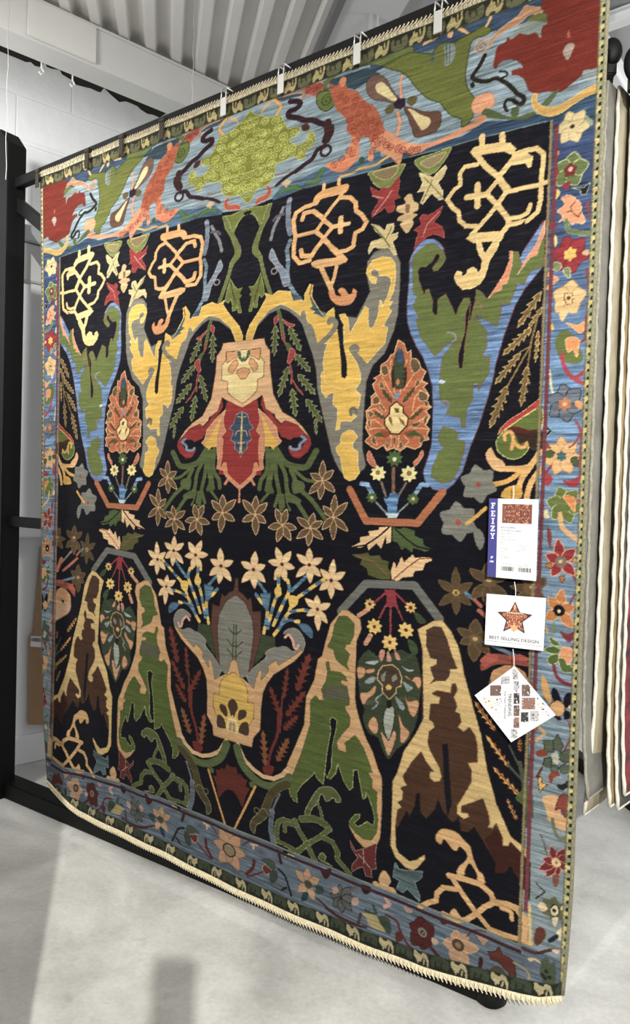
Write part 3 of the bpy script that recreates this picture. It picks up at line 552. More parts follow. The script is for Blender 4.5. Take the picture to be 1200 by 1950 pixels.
s 7594b4 - 183 164 8.5 788,29 768,31 751,6
s 7f8a8c - 197 170 3.5 608,-32 646,-65
s 7f8a8c - 189 167 3.5 722,-32 687,-63
* 4b6235 - 201 171 11,8,8,0 590,-16
D d8c080 - 201 171 3.2 590,-16
* 4b6235 - 186 165 12,8.5,8,0 741,-15
D d8c080 - 186 165 3.2 741,-15
f a0b4b8 - 193 168 - 641,-65 694,-61 683,-79 654,-80
V 6f5a36 c4a25c:1.5 152 148 4,15.5 1123,579 1059,485
V 6f5a36 c4a25c:1.5 151 148 3,10 1128,535 1090,478
V 6f5a36 c4a25c:1.5 155 150 5,15 1099,479 1018,410
V 6f5a36 c4a25c:1.5 158 151 5,14 1070,412 998,328
V 6f5a36 c4a25c:1.5 150 148 4,7.5 1119,470 1115,382
s 8a6c3a - 153 149 3.5 1117,514 1104,457 1098,428 1069,378 1035,318
s 8a6c3a - 152 149 3 1101,438 1092,369
s 8a6c3a - 152 149 3 1104,457 1098,428 1068,414
V 6f5a36 c4a25c:1.5 153 149 4,15 1092,373 1078,260
V 6f5a36 c4a25c:1.5 160 153 5,18 1034,320 987,201
F 5c6a30 d8d080:1.5 155 150 - 1137,252 1090,231 1068,217 1041,199 1011,169 1009,150 1016,131 1033,118 1057,109 1084,115 1104,137 1102,153 1108,160 1139,193
F 33251c - 153 149 - 1041,197 1077,187 1139,189 1141,134 1109,138 1101,160 1078,153 1066,176
F 561f1a - 153 150 - 1045,199 1068,202 1107,190 1137,185 1077,183
f a82026 d8b060:1.0 155 150 - 1134,283 1090,248 1044,222 1018,196 1012,180 1026,191 1053,209 1090,233 1135,261
S d89c50 - 157 151 6.5 1035,165 1033,180 1050,188 1059,168 1055,138
S d89c50 - 154 150 6.5 1060,161 1079,143 1094,145 1099,155
F d8a870 - 161 153 - 976,124 992,143 1009,116 1033,101 1040,74 1006,77 985,99
S d8a560 - 153 150 11 1138,130 1111,91 1081,82 1038,81
S d9a24a - 158 152 9.5 1085,74 1047,46 992,33
S d8a860 - 153 150 11 1115,90 1088,52 1078,3
S d8a860 - 151 149 11 1140,79 1115,41 1104,-2
F cf9c38 - 156 151 - 1032,13 1048,29 1083,33 1089,-1 1034,-3
* 7c7c72 - 165 156 37.5,15.5,6,12 956,36
D a03a34 - 165 156 5 956,34
* 7c7c72 - 171 159 38.8,16,6,8 894,-79
D a03a28 - 171 159 5.5 894,-82
S d6a040 - 166 156 7.5 922,-84 955,-59 982,-35
F 7c7c72 - 165 156 - 944,-95 969,-101 982,-128 971,-160 954,-141
* cdb985 9a8a5a:1.0 142 143 33,14.5,6,20 1193,1015
D 3c3020 - 142 143 4.5 1192,1016
F 8f9a80 - 139 141 - 1225,1037 1246,1017 1243,1004 1233,1014
s cc7a60 - 146 145 3.2 1144,965 1158,956 1148,933
* 667444 c4c892:1.8 143 143 33.8,15,5,-10 1192,898
* 6e2a20 - 143 143 13.8,6.2,5,0 1191,898
D e8a898 - 143 143 4.5 1192,901
F 8a2c34 - 146 145 - 1141,899 1156,910 1161,898 1150,889
F 8a2c34 - 144 144 - 1172,863 1193,869 1188,849 1176,849
f 1a1c1c b0b090:1.0 140 142 - 1198,849 1229,843 1246,854 1237,823 1223,826 1219,839
F d99064 e8b890:1.0 142 143 - 1160,794 1180,808 1170,828 1191,831 1210,817 1224,799 1226,777 1237,754 1230,746 1212,752 1202,749 1187,767 1165,763 1176,777
s 6a2c1c - 142 143 1.8 1186,787 1200,786 1208,774 1219,766 1225,781
s 6a2c1c - 142 143 1.8 1200,786 1196,797 1210,812
S 6a7c50 c0c8a0:1.0 142 143 9 1186,762 1192,738 1213,726 1247,716
F dcbc60 - 146 145 - 1149,847 1158,854 1166,845 1159,830 1150,823
F dcc888 - 146 145 - 1153,723 1158,730 1164,707 1157,697
f 8a3a30 - 139 141 - 1236,803 1243,805 1250,760 1245,759
F 74303a - 147 145 - 1138,773 1155,763 1162,754 1152,745 1139,751
* 92202a 6a1820:1.2 143 144 37.5,16,6,15 1199,668
* e0b850 - 143 144 13.8,6,6,0 1200,669
F d8b080 - 139 142 - 1231,667 1243,674 1255,666 1244,658
F 7a8458 c0c8a0:1.0 146 145 - 1148,648 1166,654 1178,640 1164,628
F 7a8458 c0c8a0:1.0 143 144 - 1182,629 1199,633 1204,611 1197,605
s d8905c f0c090:1.0 147 146 6 1136,628 1168,606 1140,587
* ddb87c b08850:1.0 143 144 33.8,14.5,5,-10 1201,550
f ddb87c 5a4020:1.2 143 144 - 1188,552 1190,563 1211,562 1213,549 1210,532 1196,533
D 5a3c20 - 143 144 3.5 1201,550
F ddb87c - 144 144 - 1176,511 1189,523 1202,518 1191,491 1184,489
F dc9450 f0c080:1.0 141 143 - 1196,483 1227,473 1247,481 1246,460 1236,450 1217,466
F 66703a - 143 144 - 1168,436 1185,461 1206,459 1229,423 1246,386 1233,368 1195,377 1177,399
F dc8c4c f0c080:1.0 141 143 - 1198,436 1218,442 1237,429 1233,415 1230,387 1219,406 1205,403
S a83040 - 142 144 7.5 1189,396 1196,365 1215,336 1253,311
S a83040 - 140 143 6.5 1217,331 1233,333 1254,348
F dcb850 - 147 146 - 1148,467 1148,481 1155,491 1161,480 1165,469
F e0d4a0 - 146 146 - 1155,355 1160,349 1168,301 1182,272 1162,298
* 6c7480 20242c:1.5 143 144 37.5,15,6,10 1203,263
* c07850 - 143 144 13.8,6.5,6,0 1202,260
D e8c080 - 143 144 4 1202,260
S 86343c - 139 142 4 1245,622 1253,561 1250,470 1249,435 1239,425
F dc9860 - 140 143 - 1228,259 1239,269 1256,252 1243,245
* dfae70 b08050:1.0 144 145 37.5,15.5,7,5 1200,117
* 4a7070 - 144 145 10.5,5.5,6,0 1199,117
F 4a5c38 2c3820:1.0 147 146 - 1151,123 1165,134 1180,126 1166,112
F 4a5c38 2c3820:1.0 141 143 - 1224,108 1241,115 1246,90 1235,90
s 1c1c1c d0d0b0:1.2 148 147 4 1146,204 1166,187 1147,169
F 8a4038 - 147 147 - 1142,160 1153,158 1169,141 1158,139
S 943a44 - 140 143 4.5 1232,215 1249,179 1250,87 1255,37 1242,4
S 943a44 - 141 143 3.5 1246,176 1236,155 1219,140
F a02430 - 141 144 - 1205,50 1226,50 1251,62 1245,36 1224,33
F a02430 - 147 147 - 1150,53 1164,68 1177,53 1162,34
* 667238 c0c890:1.0 143 145 36.2,17.5,6,20 1213,-17
F d07c3a f0c080:1.0 141 144 - 1207,7 1232,7 1241,-7 1240,-35 1226,-18
S b85048 - 140 143 4.5 1241,0 1250,-6 1258,-28
S d8a870 - 142 144 9.5 1201,-44 1208,-77 1236,-101 1265,-117
F e0d0a0 - 147 147 - 1156,-35 1168,-31 1167,-42 1173,-53 1158,-56
F 7a3428 - 146 147 - 1167,-83 1178,-97 1176,-123 1170,-116
S 88343c - 147 147 5 1171,90 1153,64 1149,42
f 8e211e - 265 195 - -33,114 85,114 76,90 51,51 -3,5 -30,20
s c47e54 e0b080:1.0 260 193 6.5 96,186 96,128 107,78 85,74 74,92 68,56 45,35 -3,1
s c47e54 - 268 196 5 -3,6 -1,-50
s c47e54 - 261 194 5 52,39 70,16
S 566238 - 255 191 8 130,147 131,71 102,32 96,1
S 566238 - 251 190 8 149,142 156,71 146,24 159,-7
S 566238 - 252 190 10 150,71 134,-1
S 566238 - 253 191 5.5 150,-5 107,-44
S 566238 - 247 188 8 168,137 176,57 190,5 199,-32 205,-69
S 566238 - 240 186 8 176,118 219,58 233,-8 277,-43 326,-99
S 566238 - 236 184 12 175,144 223,95 307,82 338,113 356,138
S 566238 - 234 183 6.5 236,90 309,40 361,34
S 566238 - 232 183 8.5 245,72 286,8 341,-32 408,-97
F 566238 - 237 185 - 256,35 303,29 305,3 263,-12 251,11
S 566238 - 248 189 6.5 191,-18 174,-59
S 566238 - 244 187 6 209,-18 217,-60
F 566238 - 240 186 - 221,-8 291,-31 280,-48 235,-43 251,-68 239,-70
T 695136 d0aa78:1.5 225 180 2.8,13 387,37 387,105 436,72 445,-1 379,-28 329,-10 333,60
T 695136 d0aa78:1.5 219 178 2.8,13 440,-87 445,-10 497,-35 502,-130 443,-164 392,-131 394,-51
T 695136 d0aa78:1.5 231 182 2.8,13 339,-130 352,-77 393,-103 396,-165 332,-192 280,-169 279,-95
T 695136 d0aa78:1.5 244 188 2.8,13 213,-125 179,-67 231,-67 278,-135 253,-178 190,-187 145,-138
T 695136 d0aa78:1.5 259 193 2.8,13 78,-94 80,-25 137,-48 133,-122 86,-169 19,-122 17,-41
T e2c08c b88858:0.8 260 194 3.5,13.5 79,-297 85,-228 136,-276 139,-339 87,-367 25,-350 19,-272
T e2c08c b88858:0.8 245 188 3.5,13.5 217,-266 186,-206 256,-216 275,-275 235,-326 183,-327 149,-259
T e2c08c b88858:0.8 231 183 3.5,13.5 339,-258 337,-198 398,-229 392,-293 346,-322 282,-306 282,-224
T e2c08c b88858:0.8 220 178 3.5,13.5 439,-302 447,-228 498,-268 491,-330 441,-366 388,-341 389,-268
D 64221a - 238 186 3.5 79,-297 217,-266 339,-258 439,-302
s a9623a - 192 168 14 505,9 571,-93 759,-91 839,8
f e0b884 - 200 171 - 667,-106 666,-157 650,-163 647,-137 631,-181 613,-164 585,-189 578,-172 553,-182 521,-180 552,-164 552,-147 587,-140 581,-126 621,-119 621,-111
s 14141c - 200 172 2.8 658,-109 617,-143 573,-172 527,-182
f 4c5c34 - 186 165 - 670,-106 694,-113 713,-107 751,-114 751,-130 780,-141 783,-157 813,-169 790,-178 748,-169 745,-185 720,-170 707,-180 691,-156 672,-152
s 14141c - 186 165 2.8 679,-112 724,-144 762,-165 812,-171
f 56562f - 200 171 - 522,-206 554,-203 583,-196 591,-207 625,-201 635,-214 661,-220 658,-242 672,-253 669,-276 632,-279 586,-270 581,-249 555,-238 560,-220 534,-214
s 7a5a38 - 200 171 2.2 544,-211 606,-225 656,-263
f e0b884 - 187 166 - 674,-275 670,-249 678,-219 686,-223 689,-239 707,-199 717,-216 747,-190 754,-200 790,-195 809,-195 814,-204 791,-214 784,-236 756,-242 749,-260 714,-266 696,-280
s 7a4020 - 185 165 2.2 681,-274 736,-227 772,-201 809,-197
s 6c6c66 50504c:1.0 193 169 15.5 483,-402 579,-299 757,-287 845,-381
f 8c2630 - 193 169 - 648,-311 687,-309 694,-344 700,-361 656,-366 657,-331
s 8c2630 - 197 170 4 656,-319 611,-359
s 8c2630 - 190 167 4 685,-315 732,-349
s 8c3434 - 196 170 3.5 658,-357 632,-407
s 8c3434 - 193 169 4 673,-363 676,-452
s 8c3434 - 190 167 3.5 691,-353 719,-400
S c08a64 - 203 173 8.5 557,-406 591,-382
S c08a64 - 201 172 9 586,-495 602,-467
F 3f4e30 - 183 164 - 758,-372 779,-375 803,-397 776,-403
F 3f4e30 - 185 165 - 741,-459 769,-468 777,-495 764,-506 747,-488
* d8b060 - 193 169 11,4.5,8,0 596,-364 746,-357
* dcb860 - 193 169 15.5,6,8,10 616,-435 732,-432
* dcb860 - 193 169 16,7.5,8,0 675,-480
D 64281a - 193 169 3.5 596,-364 746,-358 616,-436 732,-431 675,-479
T 56442c 6a5436:1.0 172 159 6,16 896,-295 891,-218 947,-260 946,-327 899,-361 842,-340 836,-262
O c8a050 - 172 159 5,2 896,-295
S 55788a - 168 157 7 928,-294 952,-307
S ac5a48 - 165 156 7 958,-311 978,-326
T 56442c 6a5436:1.3 410 245 6.7,8.7 1132,-260 1111,-208 1068,-258 1087,-304 1163,-297 1165,-223
D c0a060 - 412 246 2.3 1132,-254
T 56442c 6a5436:1.3 393 240 5.3,10 1002,-254 997,-192 938,-218 948,-306 999,-325 1058,-297 1059,-216
D c0a060 - 393 240 2.3 1000,-247
T 56442c 6a5436:1.3 388 239 5.3,10 963,-426 963,-367 906,-402 918,-447 961,-495 1008,-464 1017,-400
D c0a060 - 388 239 2.3 963,-426
S 8d7a70 - 401 243 3.7 1020,-312 1098,-375
S b06048 - 397 242 4.7 973,-340 1077,-405
S b86a48 - 409 245 6 1124,-410 1092,-350
S 6a7a8a - 399 243 4.7 996,-430 1089,-456
F 8a4030 - 402 244 - 1129,-468 1061,-457 994,-470 986,-518 1034,-491 1101,-481 1136,-481
F c29b78 806040:1.3 407 245 - 1154,-566 1134,-518 1087,-500 1033,-515 1014,-553 1030,-596 1110,-639 1157,-661
S 1a1418 - 405 245 2.3 1113,-532 1106,-552 1093,-538 1072,-552 1066,-531 1039,-540
f 3c4632 24281e:1.0 254 192 - 113,-531 195,-532 196,-563 150,-598 101,-648 93,-607
f 7c7a70 4c4a44:1.0 266 197 - -66,-461 -34,-422 1,-400 26,-410 53,-432 68,-464 87,-481 92,-529 90,-569 81,-599 89,-637 76,-684 31,-716 -83,-737 -89,-555
f 5c3c30 38221c:1.0 263 195 - 0,-337 6,-336 11,-382 32,-392 56,-412 71,-401 82,-453 120,-446 125,-535 106,-605 90,-666 71,-687 79,-629 86,-579 90,-530 82,-485 67,-457 45,-424 2,-399 -33,-437 -34,-417 -5,-384
S 3f4a2c - 269 198 2.2 6,-512 8,-641
s 3f4a2c - 269 197 2 -16,-535 6,-549 30,-528
s 3f4a2c - 269 198 2 -22,-575 8,-596 39,-571
s 3f4a2c - 269 198 2 -27,-616 7,-633 37,-606
F 7e7c74 a89c80:1.0 246 189 - 71,-685 101,-654 151,-613 150,-594 187,-571 236,-557 264,-564 285,-577 260,-534 234,-510 270,-488 306,-495 329,-524 327,-552 305,-585 239,-625 203,-655 178,-649 153,-677 129,-696 98,-736 63,-700
F 14141c - 243 188 - 231,-517 259,-520 289,-560 261,-572 236,-557 203,-567 203,-543
F 7e7c74 - 243 188 - 188,-583 236,-557 261,-562 285,-577 238,-599 189,-612
S d8a088 - 239 186 4.5 241,-526 259,-514 277,-532 284,-554 296,-557 303,-544
f c69a66 7a5834:1.0 257 193 - -99,-668 -11,-674 2,-641 18,-659 31,-701 71,-720 98,-737 106,-703 121,-666 135,-663 132,-698 166,-663 165,-639 204,-613 214,-631 262,-600 320,-558 323,-567 286,-605 239,-637 191,-669 161,-707 143,-744 136,-804 136,-882 105,-918 98,-955 -85,-953 -161,-875 -167,-701
f cda544 6a4a28:1.0 269 198 - 3,-692 30,-706 52,-722 70,-748 72,-792 101,-790 102,-845 77,-885 78,-912 -66,-910 -93,-871 -98,-793 -60,-793 -62,-738
F 46362a - 270 198 - -3,-797 8,-794 26,-817 15,-843 7,-860 -2,-847 -14,-824
F 46362a - 265 197 - 36,-828 65,-826 64,-848 33,-867 26,-851
F 46362a - 265 200 - -54,-830 -19,-824 -17,-855 -44,-861
Z e0b850+55788e - 255 192 7,15 138,-525 152,-442 118,-410 94,-386
Z 55788e+e0b850 - 248 190 7,15 156,-504 181,-417 201,-367 203,-305
Z e0b850+55788e - 244 188 7,15 184,-490 224,-412 253,-357 245,-320
Z e0b850+55788e - 237 185 7.5,15 188,-525 239,-462 278,-392 335,-348 408,-300
Z 55788e+e0b850 - 237 185 7,15 221,-478 256,-436 315,-419 353,-418
Z 55788e+e0b850 - 236 185 7,12.5 265,-356 325,-301
Z 55788e+e0b850 - 255 192 6.5,12.5 105,-341 142,-376
f 55788e - 253 191 - 113,-381 168,-374 157,-439 134,-432
F e0b850 - 246 189 - 185,-357 213,-347 217,-377 192,-385
F e0b850 - 238 186 - 253,-376 292,-376 290,-404 261,-417
S 45627a - 239 186 5.5 233,-474 269,-459 308,-472
F 45627a - 232 183 - 304,-468 340,-467 363,-487 360,-513 330,-499 311,-485
F e0b850 - 237 185 - 281,-458 304,-454 305,-466 284,-468
T e2c08c b88858:0.8 227 181 3.5,13 381,-408 376,-359 439,-382 427,-451 387,-483 335,-436 324,-376
D 64221a - 227 181 3.2 381,-408
V 6a2c20 4a1c14:0.8 242 188 5,11.5 243,-745 258,-631
V 6a2c20 4a1c14:0.8 247 190 5,15 237,-822 174,-712
V 6a2c20 4a1c14:0.8 233 184 5,20 302,-708 354,-564
V 6a2c20 4a1c14:0.8 237 186 5,16.5 258,-806 340,-700
s 6a2c20 - 244 189 3.5 237,-736 230,-871
f c69a66 8a6840:1.0 211 177 - 488,-397 515,-396 562,-418 568,-450 551,-492 550,-597 552,-685 557,-710 575,-759 598,-807 624,-844 646,-895 663,-925 666,-1023 663,-1120 651,-1149 632,-1168 601,-1169 570,-1149 547,-1122 544,-1094 506,-1007 339,-1052 293,-1026 269,-1014 270,-975 304,-901 339,-819 344,-718 376,-655 390,-579 407,-567 422,-511 442,-449
f 52602f 5a5030:1.0 211 177 - 478,-418 510,-414 540,-436 540,-476 524,-507 509,-511 504,-525 525,-540 514,-577 525,-595 490,-579 468,-567 457,-537 429,-530 449,-498 458,-452
f 52602c 5a5030:1.0 212 177 - 427,-583 438,-580 445,-611 491,-607 514,-621 519,-634 495,-631 492,-643 519,-653 529,-689 529,-711 511,-719 517,-732 533,-746 535,-777 509,-809 481,-847 488,-872 522,-874 523,-855 516,-843 556,-807 567,-814 594,-847 616,-889 627,-913 610,-919 628,-939 627,-965 647,-973 647,-1029 653,-1062 650,-1106 631,-1138 600,-1143 569,-1131 547,-1116 544,-1096 507,-1033 397,-1036 320,-1101 283,-1076 278,-1049 301,-996 334,-913 365,-813 362,-731 384,-707 402,-721 421,-715 409,-681 427,-650 434,-617 425,-592
f 585844 - 215 178 - 416,-666 519,-647 526,-699 413,-712
f 14141c a8b070:1.2 216 179 - 449,-777 462,-766 480,-774 478,-805 463,-865 462,-942 445,-978 432,-981 442,-888 455,-817
f 14141c a8b070:1.2 213 178 - 490,-919 505,-962 512,-1005 474,-1015 473,-971
f 14141c a8b070:1.2 205 175 - 553,-925 571,-920 576,-966 573,-1024 563,-969
F 3a432f - 194 170 - 633,-540 592,-520 567,-546 558,-565 559,-604 566,-647 572,-681 589,-712 585,-748 607,-787 643,-796 659,-827 684,-857 712,-819 749,-785 766,-755 783,-706 790,-638 794,-588 786,-548 771,-509 738,-502 709,-498
V 3f4c36 - 199 171 4,10 648,-550 591,-514
V 3f4c36 - 187 166 4,10 711,-540 770,-497
V 4a5038 - 199 172 4,12.5 652,-665 583,-696
V 4a5038 - 186 166 4,12.5 715,-653 780,-640
f 48382c c8b078:2.0 193 169 - 637,-578 653,-558 687,-549 711,-561 723,-584 721,-612 704,-621 703,-638 679,-664 654,-643 652,-622 633,-606
f c8b050 - 193 169 - 675,-614 687,-620 685,-631 668,-634 665,-622
f 7e7e74 - 195 170 - 645,-594 666,-571 660,-608 650,-608
f 7e7e74 - 191 168 - 702,-575 708,-591 689,-607 686,-590
F a0aaa4 30342c:1.0 200 172 - 583,-559 608,-549 639,-544 619,-562
F a0aaa4 30342c:1.0 187 166 - 713,-543 740,-552 769,-552 745,-562
F 8a9490 30342c:1.0 200 172 - 585,-622 610,-600 629,-601 621,-617 601,-628
F 8a9490 30342c:1.0 187 166 - 727,-594 746,-601 766,-609 747,-626 733,-612
F 8a9490 30342c:1.0 189 168 - 700,-647 737,-670 731,-690 711,-675
S 8a9490 30342c:1.0 198 171 3.5 654,-650 630,-672 638,-685 619,-706
F c49066 604028:1.0 204 174 - 557,-579 584,-577 590,-590 577,-610 561,-613
F c49066 604028:1.0 200 172 - 590,-582 621,-573 620,-585 595,-593
F c49066 604028:1.0 184 165 - 735,-574 760,-586 769,-574 788,-572 793,-592 784,-609 769,-592 741,-583
F c49066 604028:1.0 201 173 - 571,-664 602,-653 626,-627 628,-650 603,-675 584,-698
F c49066 604028:1.0 185 166 - 731,-629 748,-655 781,-645 787,-664 773,-700 754,-687
F c49066 604028:1.0 199 172 - 605,-757 625,-730 642,-753 637,-785 617,-780
F c49066 604028:1.0 188 167 - 715,-701 733,-734 758,-754 739,-789 725,-787 723,-748
F c09068 - 193 169 - 654,-774 682,-796 700,-760 708,-781 685,-844 668,-816
F a0a498 20241c:1.5 193 169 - 668,-696 697,-685 700,-732 687,-788 677,-791 660,-745
F 1c2018 - 193 169 - 671,-668 687,-665 687,-687 672,-690
F c0846c - 196 170 - 644,-507 636,-526 647,-545 659,-511
F c0846c - 194 169 - 668,-506 684,-536 666,-540
F c0846c - 190 168 - 692,-500 710,-515 715,-530 701,-529
f 4a3021 3a2418:1.0 171 160 - 804,-421 830,-406 853,-406 909,-525 937,-570 981,-719 996,-794 1029,-903 1092,-981 1156,-1033 1159,-1146 1136,-1109 1100,-1064 1081,-1093 1053,-1103 1056,-1074 1018,-1028 983,-988 963,-1010 942,-1012 932,-971 919,-991 911,-993 879,-966 864,-933 853,-974 825,-1009 806,-991 801,-934 790,-938 784,-981 767,-1019 757,-1001 731,-1056 717,-1077 701,-1030 739,-897 803,-760 793,-481
f 3c1c16 - 156 153 - 1017,-1016 1052,-974 1092,-981 1156,-1033 1159,-1146 1136,-1109 1100,-1064 1081,-1093 1053,-1103 1056,-1074
f ceae6e 8a7044:1.0 174 161 - 825,-390 854,-384 884,-414 909,-455 921,-493 932,-539 951,-591 969,-642 993,-708 1017,-808 1049,-897 1096,-980 1155,-1007 1156,-1034 1097,-995 1090,-1010 1074,-1015 1073,-991 1051,-955 1040,-975 1026,-975 1032,-965 1026,-935 1008,-895 968,-920 939,-937 940,-957 961,-954 965,-963 949,-975 927,-964 926,-940 946,-903 969,-856 968,-821 955,-802 986,-793 983,-742 974,-713 955,-693 938,-711 918,-701 929,-687 924,-660 908,-656 914,-638 902,-612 913,-590 907,-570 894,-573 891,-602 847,-602 830,-614 834,-618 857,-621 854,-642 826,-647 824,-697 837,-703 843,-718 825,-734 822,-772 832,-794 865,-839 873,-866 867,-880 849,-886 833,-876 835,-857 848,-856 820,-830 801,-802 770,-842 739,-897 744,-912 754,-922 731,-937 741,-947 739,-973 723,-986 738,-998 722,-1012 717,-1068 722,-1131 734,-1148 773,-1161 796,-1149 825,-1123 828,-1134 806,-1167 788,-1185 760,-1186 721,-1165 702,-1133 703,-1030 702,-923 719,-889 740,-816 780,-752 805,-697 793,-481 774,-423
f 4a3428 5a3c28:1.0 177 162 - 804,-421 830,-406 853,-406 872,-440 891,-490 909,-525 884,-531 885,-551 872,-568 841,-573 822,-586 837,-568 830,-557 822,-534 842,-523 842,-506 821,-505 806,-470
f 14141c - 174 161 - 870,-765 889,-759 898,-855 909,-937 897,-981 883,-904 875,-804
f c69060 - 156 152 - 1015,-536 1022,-511 1057,-489 1088,-484 1120,-498 1136,-536 1107,-561 1082,-539 1043,-550
f a84c38 - 161 154 - 980,-487 1004,-462 1037,-462 1037,-478 1017,-491 997,-508
f a84c38 - 153 151 - 1068,-461 1102,-448 1127,-455 1139,-462 1103,-468 1072,-468
V d6a04e 3a2410:1.0 159 154 5,14 1088,-783 1007,-704
V d6a04e 3a2410:1.0 156 153 5,14 1119,-855 1033,-792
V d6a04e 3a2410:1.0 163 155 5,15 1039,-687 967,-610
V d6a04e 3a2410:1.0 153 151 4,11 1115,-728 1112,-689
V c8985a 3a2410:1.0 155 152 4,11 1114,-929 1080,-871
V d6a04e 3a2410:1.0 151 150 4,7.5 1128,-708 1148,-673
s 6a1c18 - 158 153 2.2 1086,-779 1026,-716
s 6a1c18 - 156 152 2.2 1116,-853 1045,-799
s 6a1c18 - 162 155 2.5 1039,-686 977,-621
s 6a1c18 - 153 151 2.5 1115,-722 1112,-689
s 6a1c18 - 155 152 2 1112,-926 1086,-879
S 4a5240 - 152 150 8.5 1141,-936 1130,-825 1115,-761
S 4a5240 - 154 151 5 1124,-808 1080,-775
S 4a5240 - 154 151 3.5 1115,-772 1082,-719
S 4a5240 - 151 150 5 1136,-823 1146,-719
F 525c34 - 151 150 - 1107,-866 1135,-881 1159,-908 1152,-823 1133,-828
T 8c1c24 e0a878:1.8 144 145 4,20 1209,-173 1197,-112 1247,-137 1249,-208 1185,-217 1165,-159
F a87040 603018:1.0 143 145 - 1206,-217 1221,-214 1215,-233
D 7c6a5c - 144 145 11.5 1209,-174
D d8b070 - 144 145 3.5 1208,-174
F a87040 603018:1.0 146 147 - 1165,-186 1182,-179 1184,-195 1173,-195
F c09058 603018:1.0 140 144 - 1239,-169 1247,-160 1261,-171 1244,-175
F 7c3428 - 146 147 - 1168,-81 1180,-100 1178,-141 1168,-112
T bc7434 e0b080:1.5 143 145 4.5,21 1209,-310 1215,-250 1252,-294 1250,-353 1173,-340 1178,-277
D 14161c - 144 146 11 1209,-310
D d8c890 - 144 146 3.5 1209,-312
S 7a8a50 - 145 146 4 1195,-374 1197,-345
F 782630 - 142 145 - 1214,-368 1236,-372 1258,-358 1244,-393 1226,-386
F 4f6534 c8c890:1.2 145 146 - 1186,-387 1216,-404 1202,-410 1189,-402
F 4f6534 c8c890:1.2 145 147 - 1172,-423 1198,-411 1221,-422 1199,-433 1177,-429
F 4f6534 c8c890:1.2 145 146 - 1184,-444 1210,-431 1212,-453 1189,-464
F 4f6534 c8c890:1.2 142 145 - 1213,-442 1232,-442 1255,-471 1230,-479 1219,-470
F d8935c e8b890:1.2 142 145 - 1216,-430 1220,-411 1245,-411 1253,-428 1240,-457 1228,-442 1213,-441
S c8806a - 140 144 4 1258,-420 1263,-453
S 84343c - 140 144 4.2 1244,-212 1259,-243 1260,-307 1261,-376 1248,-407
S 84343c - 141 144 3.5 1253,-254 1237,-289
F d0a868 - 147 147 - 1172,-359 1182,-369 1177,-384
S 7c202c - 143 145 7 1200,-465 1209,-493 1231,-508 1267,-512
S 7c202c - 140 144 4 1249,-512 1266,-491
F 12141e - 144 146 - 1196,-540 1207,-526 1222,-550 1226,-567 1204,-564
F 12141e - 142 145 - 1231,-555 1239,-537 1254,-533 1250,-566 1234,-577
F 12141e - 142 145 - 1234,-584 1252,-588 1251,-602 1235,-609
F 12141e - 144 146 - 1194,-585 1217,-599 1228,-611 1214,-614
F d8a468 604028:1.0 144 146 - 1193,-581 1215,-561 1234,-573 1231,-596 1213,-604
F d8c080 - 140 144 - 1244,-573 1255,-564 1266,-572 1255,-581
F d09a50 - 147 147 - 1168,-497 1184,-516 1198,-566 1186,-568 1170,-541
s c8a070 - 148 148 6 1163,-643 1183,-660 1160,-685
f 535c48 23271e:1.2 146 147 - 1180,-680 1210,-674 1209,-707 1185,-714
f 535c48 23271e:1.2 144 146 - 1219,-653 1235,-683 1228,-703 1209,-697 1207,-678
F 535c48 23271e:1.2 142 145 - 1228,-706 1249,-690 1259,-710 1242,-730 1226,-722
F 5a6650 23271e:1.2 142 145 - 1227,-748 1242,-732 1256,-747 1238,-760
f 535c48 23271e:1.2 146 147 - 1184,-731 1204,-723 1205,-754 1181,-755
F 5a6650 23271e:1.2 144 147 - 1207,-745 1223,-744 1220,-765 1204,-760
F bcbca4 - 144 146 - 1203,-716 1217,-705 1225,-718 1222,-741 1209,-733
F 863418 - 148 148 - 1160,-719 1181,-706 1193,-719 1167,-730
F 863418 - 145 147 - 1201,-769 1223,-759 1228,-769 1213,-777 1206,-798 1199,-788
S 80343c - 141 145 3.2 1246,-611 1254,-642 1248,-672 1239,-693
S 80343c - 140 144 3.2 1257,-619 1266,-661 1261,-728 1258,-772
F d8a850 402010:1.2 147 148 - 1170,-788 1181,-789 1179,-801 1195,-802 1185,-815 1174,-829
F 24261e - 142 145 - 1220,-797 1242,-787 1263,-756 1255,-788 1236,-808
F d8a870 - 144 146 - 1183,-841 1219,-827 1239,-843 1235,-874 1264,-884 1248,-918 1226,-914 1203,-902 1193,-871
F 863a2c 50201c:1.0 142 146 - 1230,-828 1248,-816 1256,-846 1248,-881 1234,-860 1220,-867
S 5c3024 - 148 148 4.5 1179,-759 1165,-789
s d0a878 - 253 192 8 30,-960 62,-1007 109,-1035 155,-1050 205,-1046 248,-1021 277,-988
S 56643c 3c4628:1.0 254 193 14.5 26,-971 52,-1024 93,-1058 143,-1077 194,-1076 255,-1048 284,-1021
F 56643c - 259 195 - 91,-1088 111,-1083 124,-1095 98,-1104
f 14141c - 239 187 - 277,-1049 293,-1092 320,-1100 319,-1066 348,-1274 265,-1300 202,-1127 244,-1077
f 14141c - 213 178 - 277,-1049 287,-1080 305,-1098 321,-1100 317,-1067 338,-1033 383,-987 390,-974 401,-994 429,-1008 435,-967 446,-982 459,-982 483,-954 490,-922 504,-949 516,-973 540,-996 553,-985 555,-925 571,-919 580,-956 595,-1011 604,-1005 605,-984 618,-1002 632,-1033 641,-1065 636,-1088 613,-1081 594,-1097 579,-1108 563,-1101 583,-1078 585,-1064 567,-1070 544,-1099 545,-1121 525,-1216 312,-1285 283,-1152
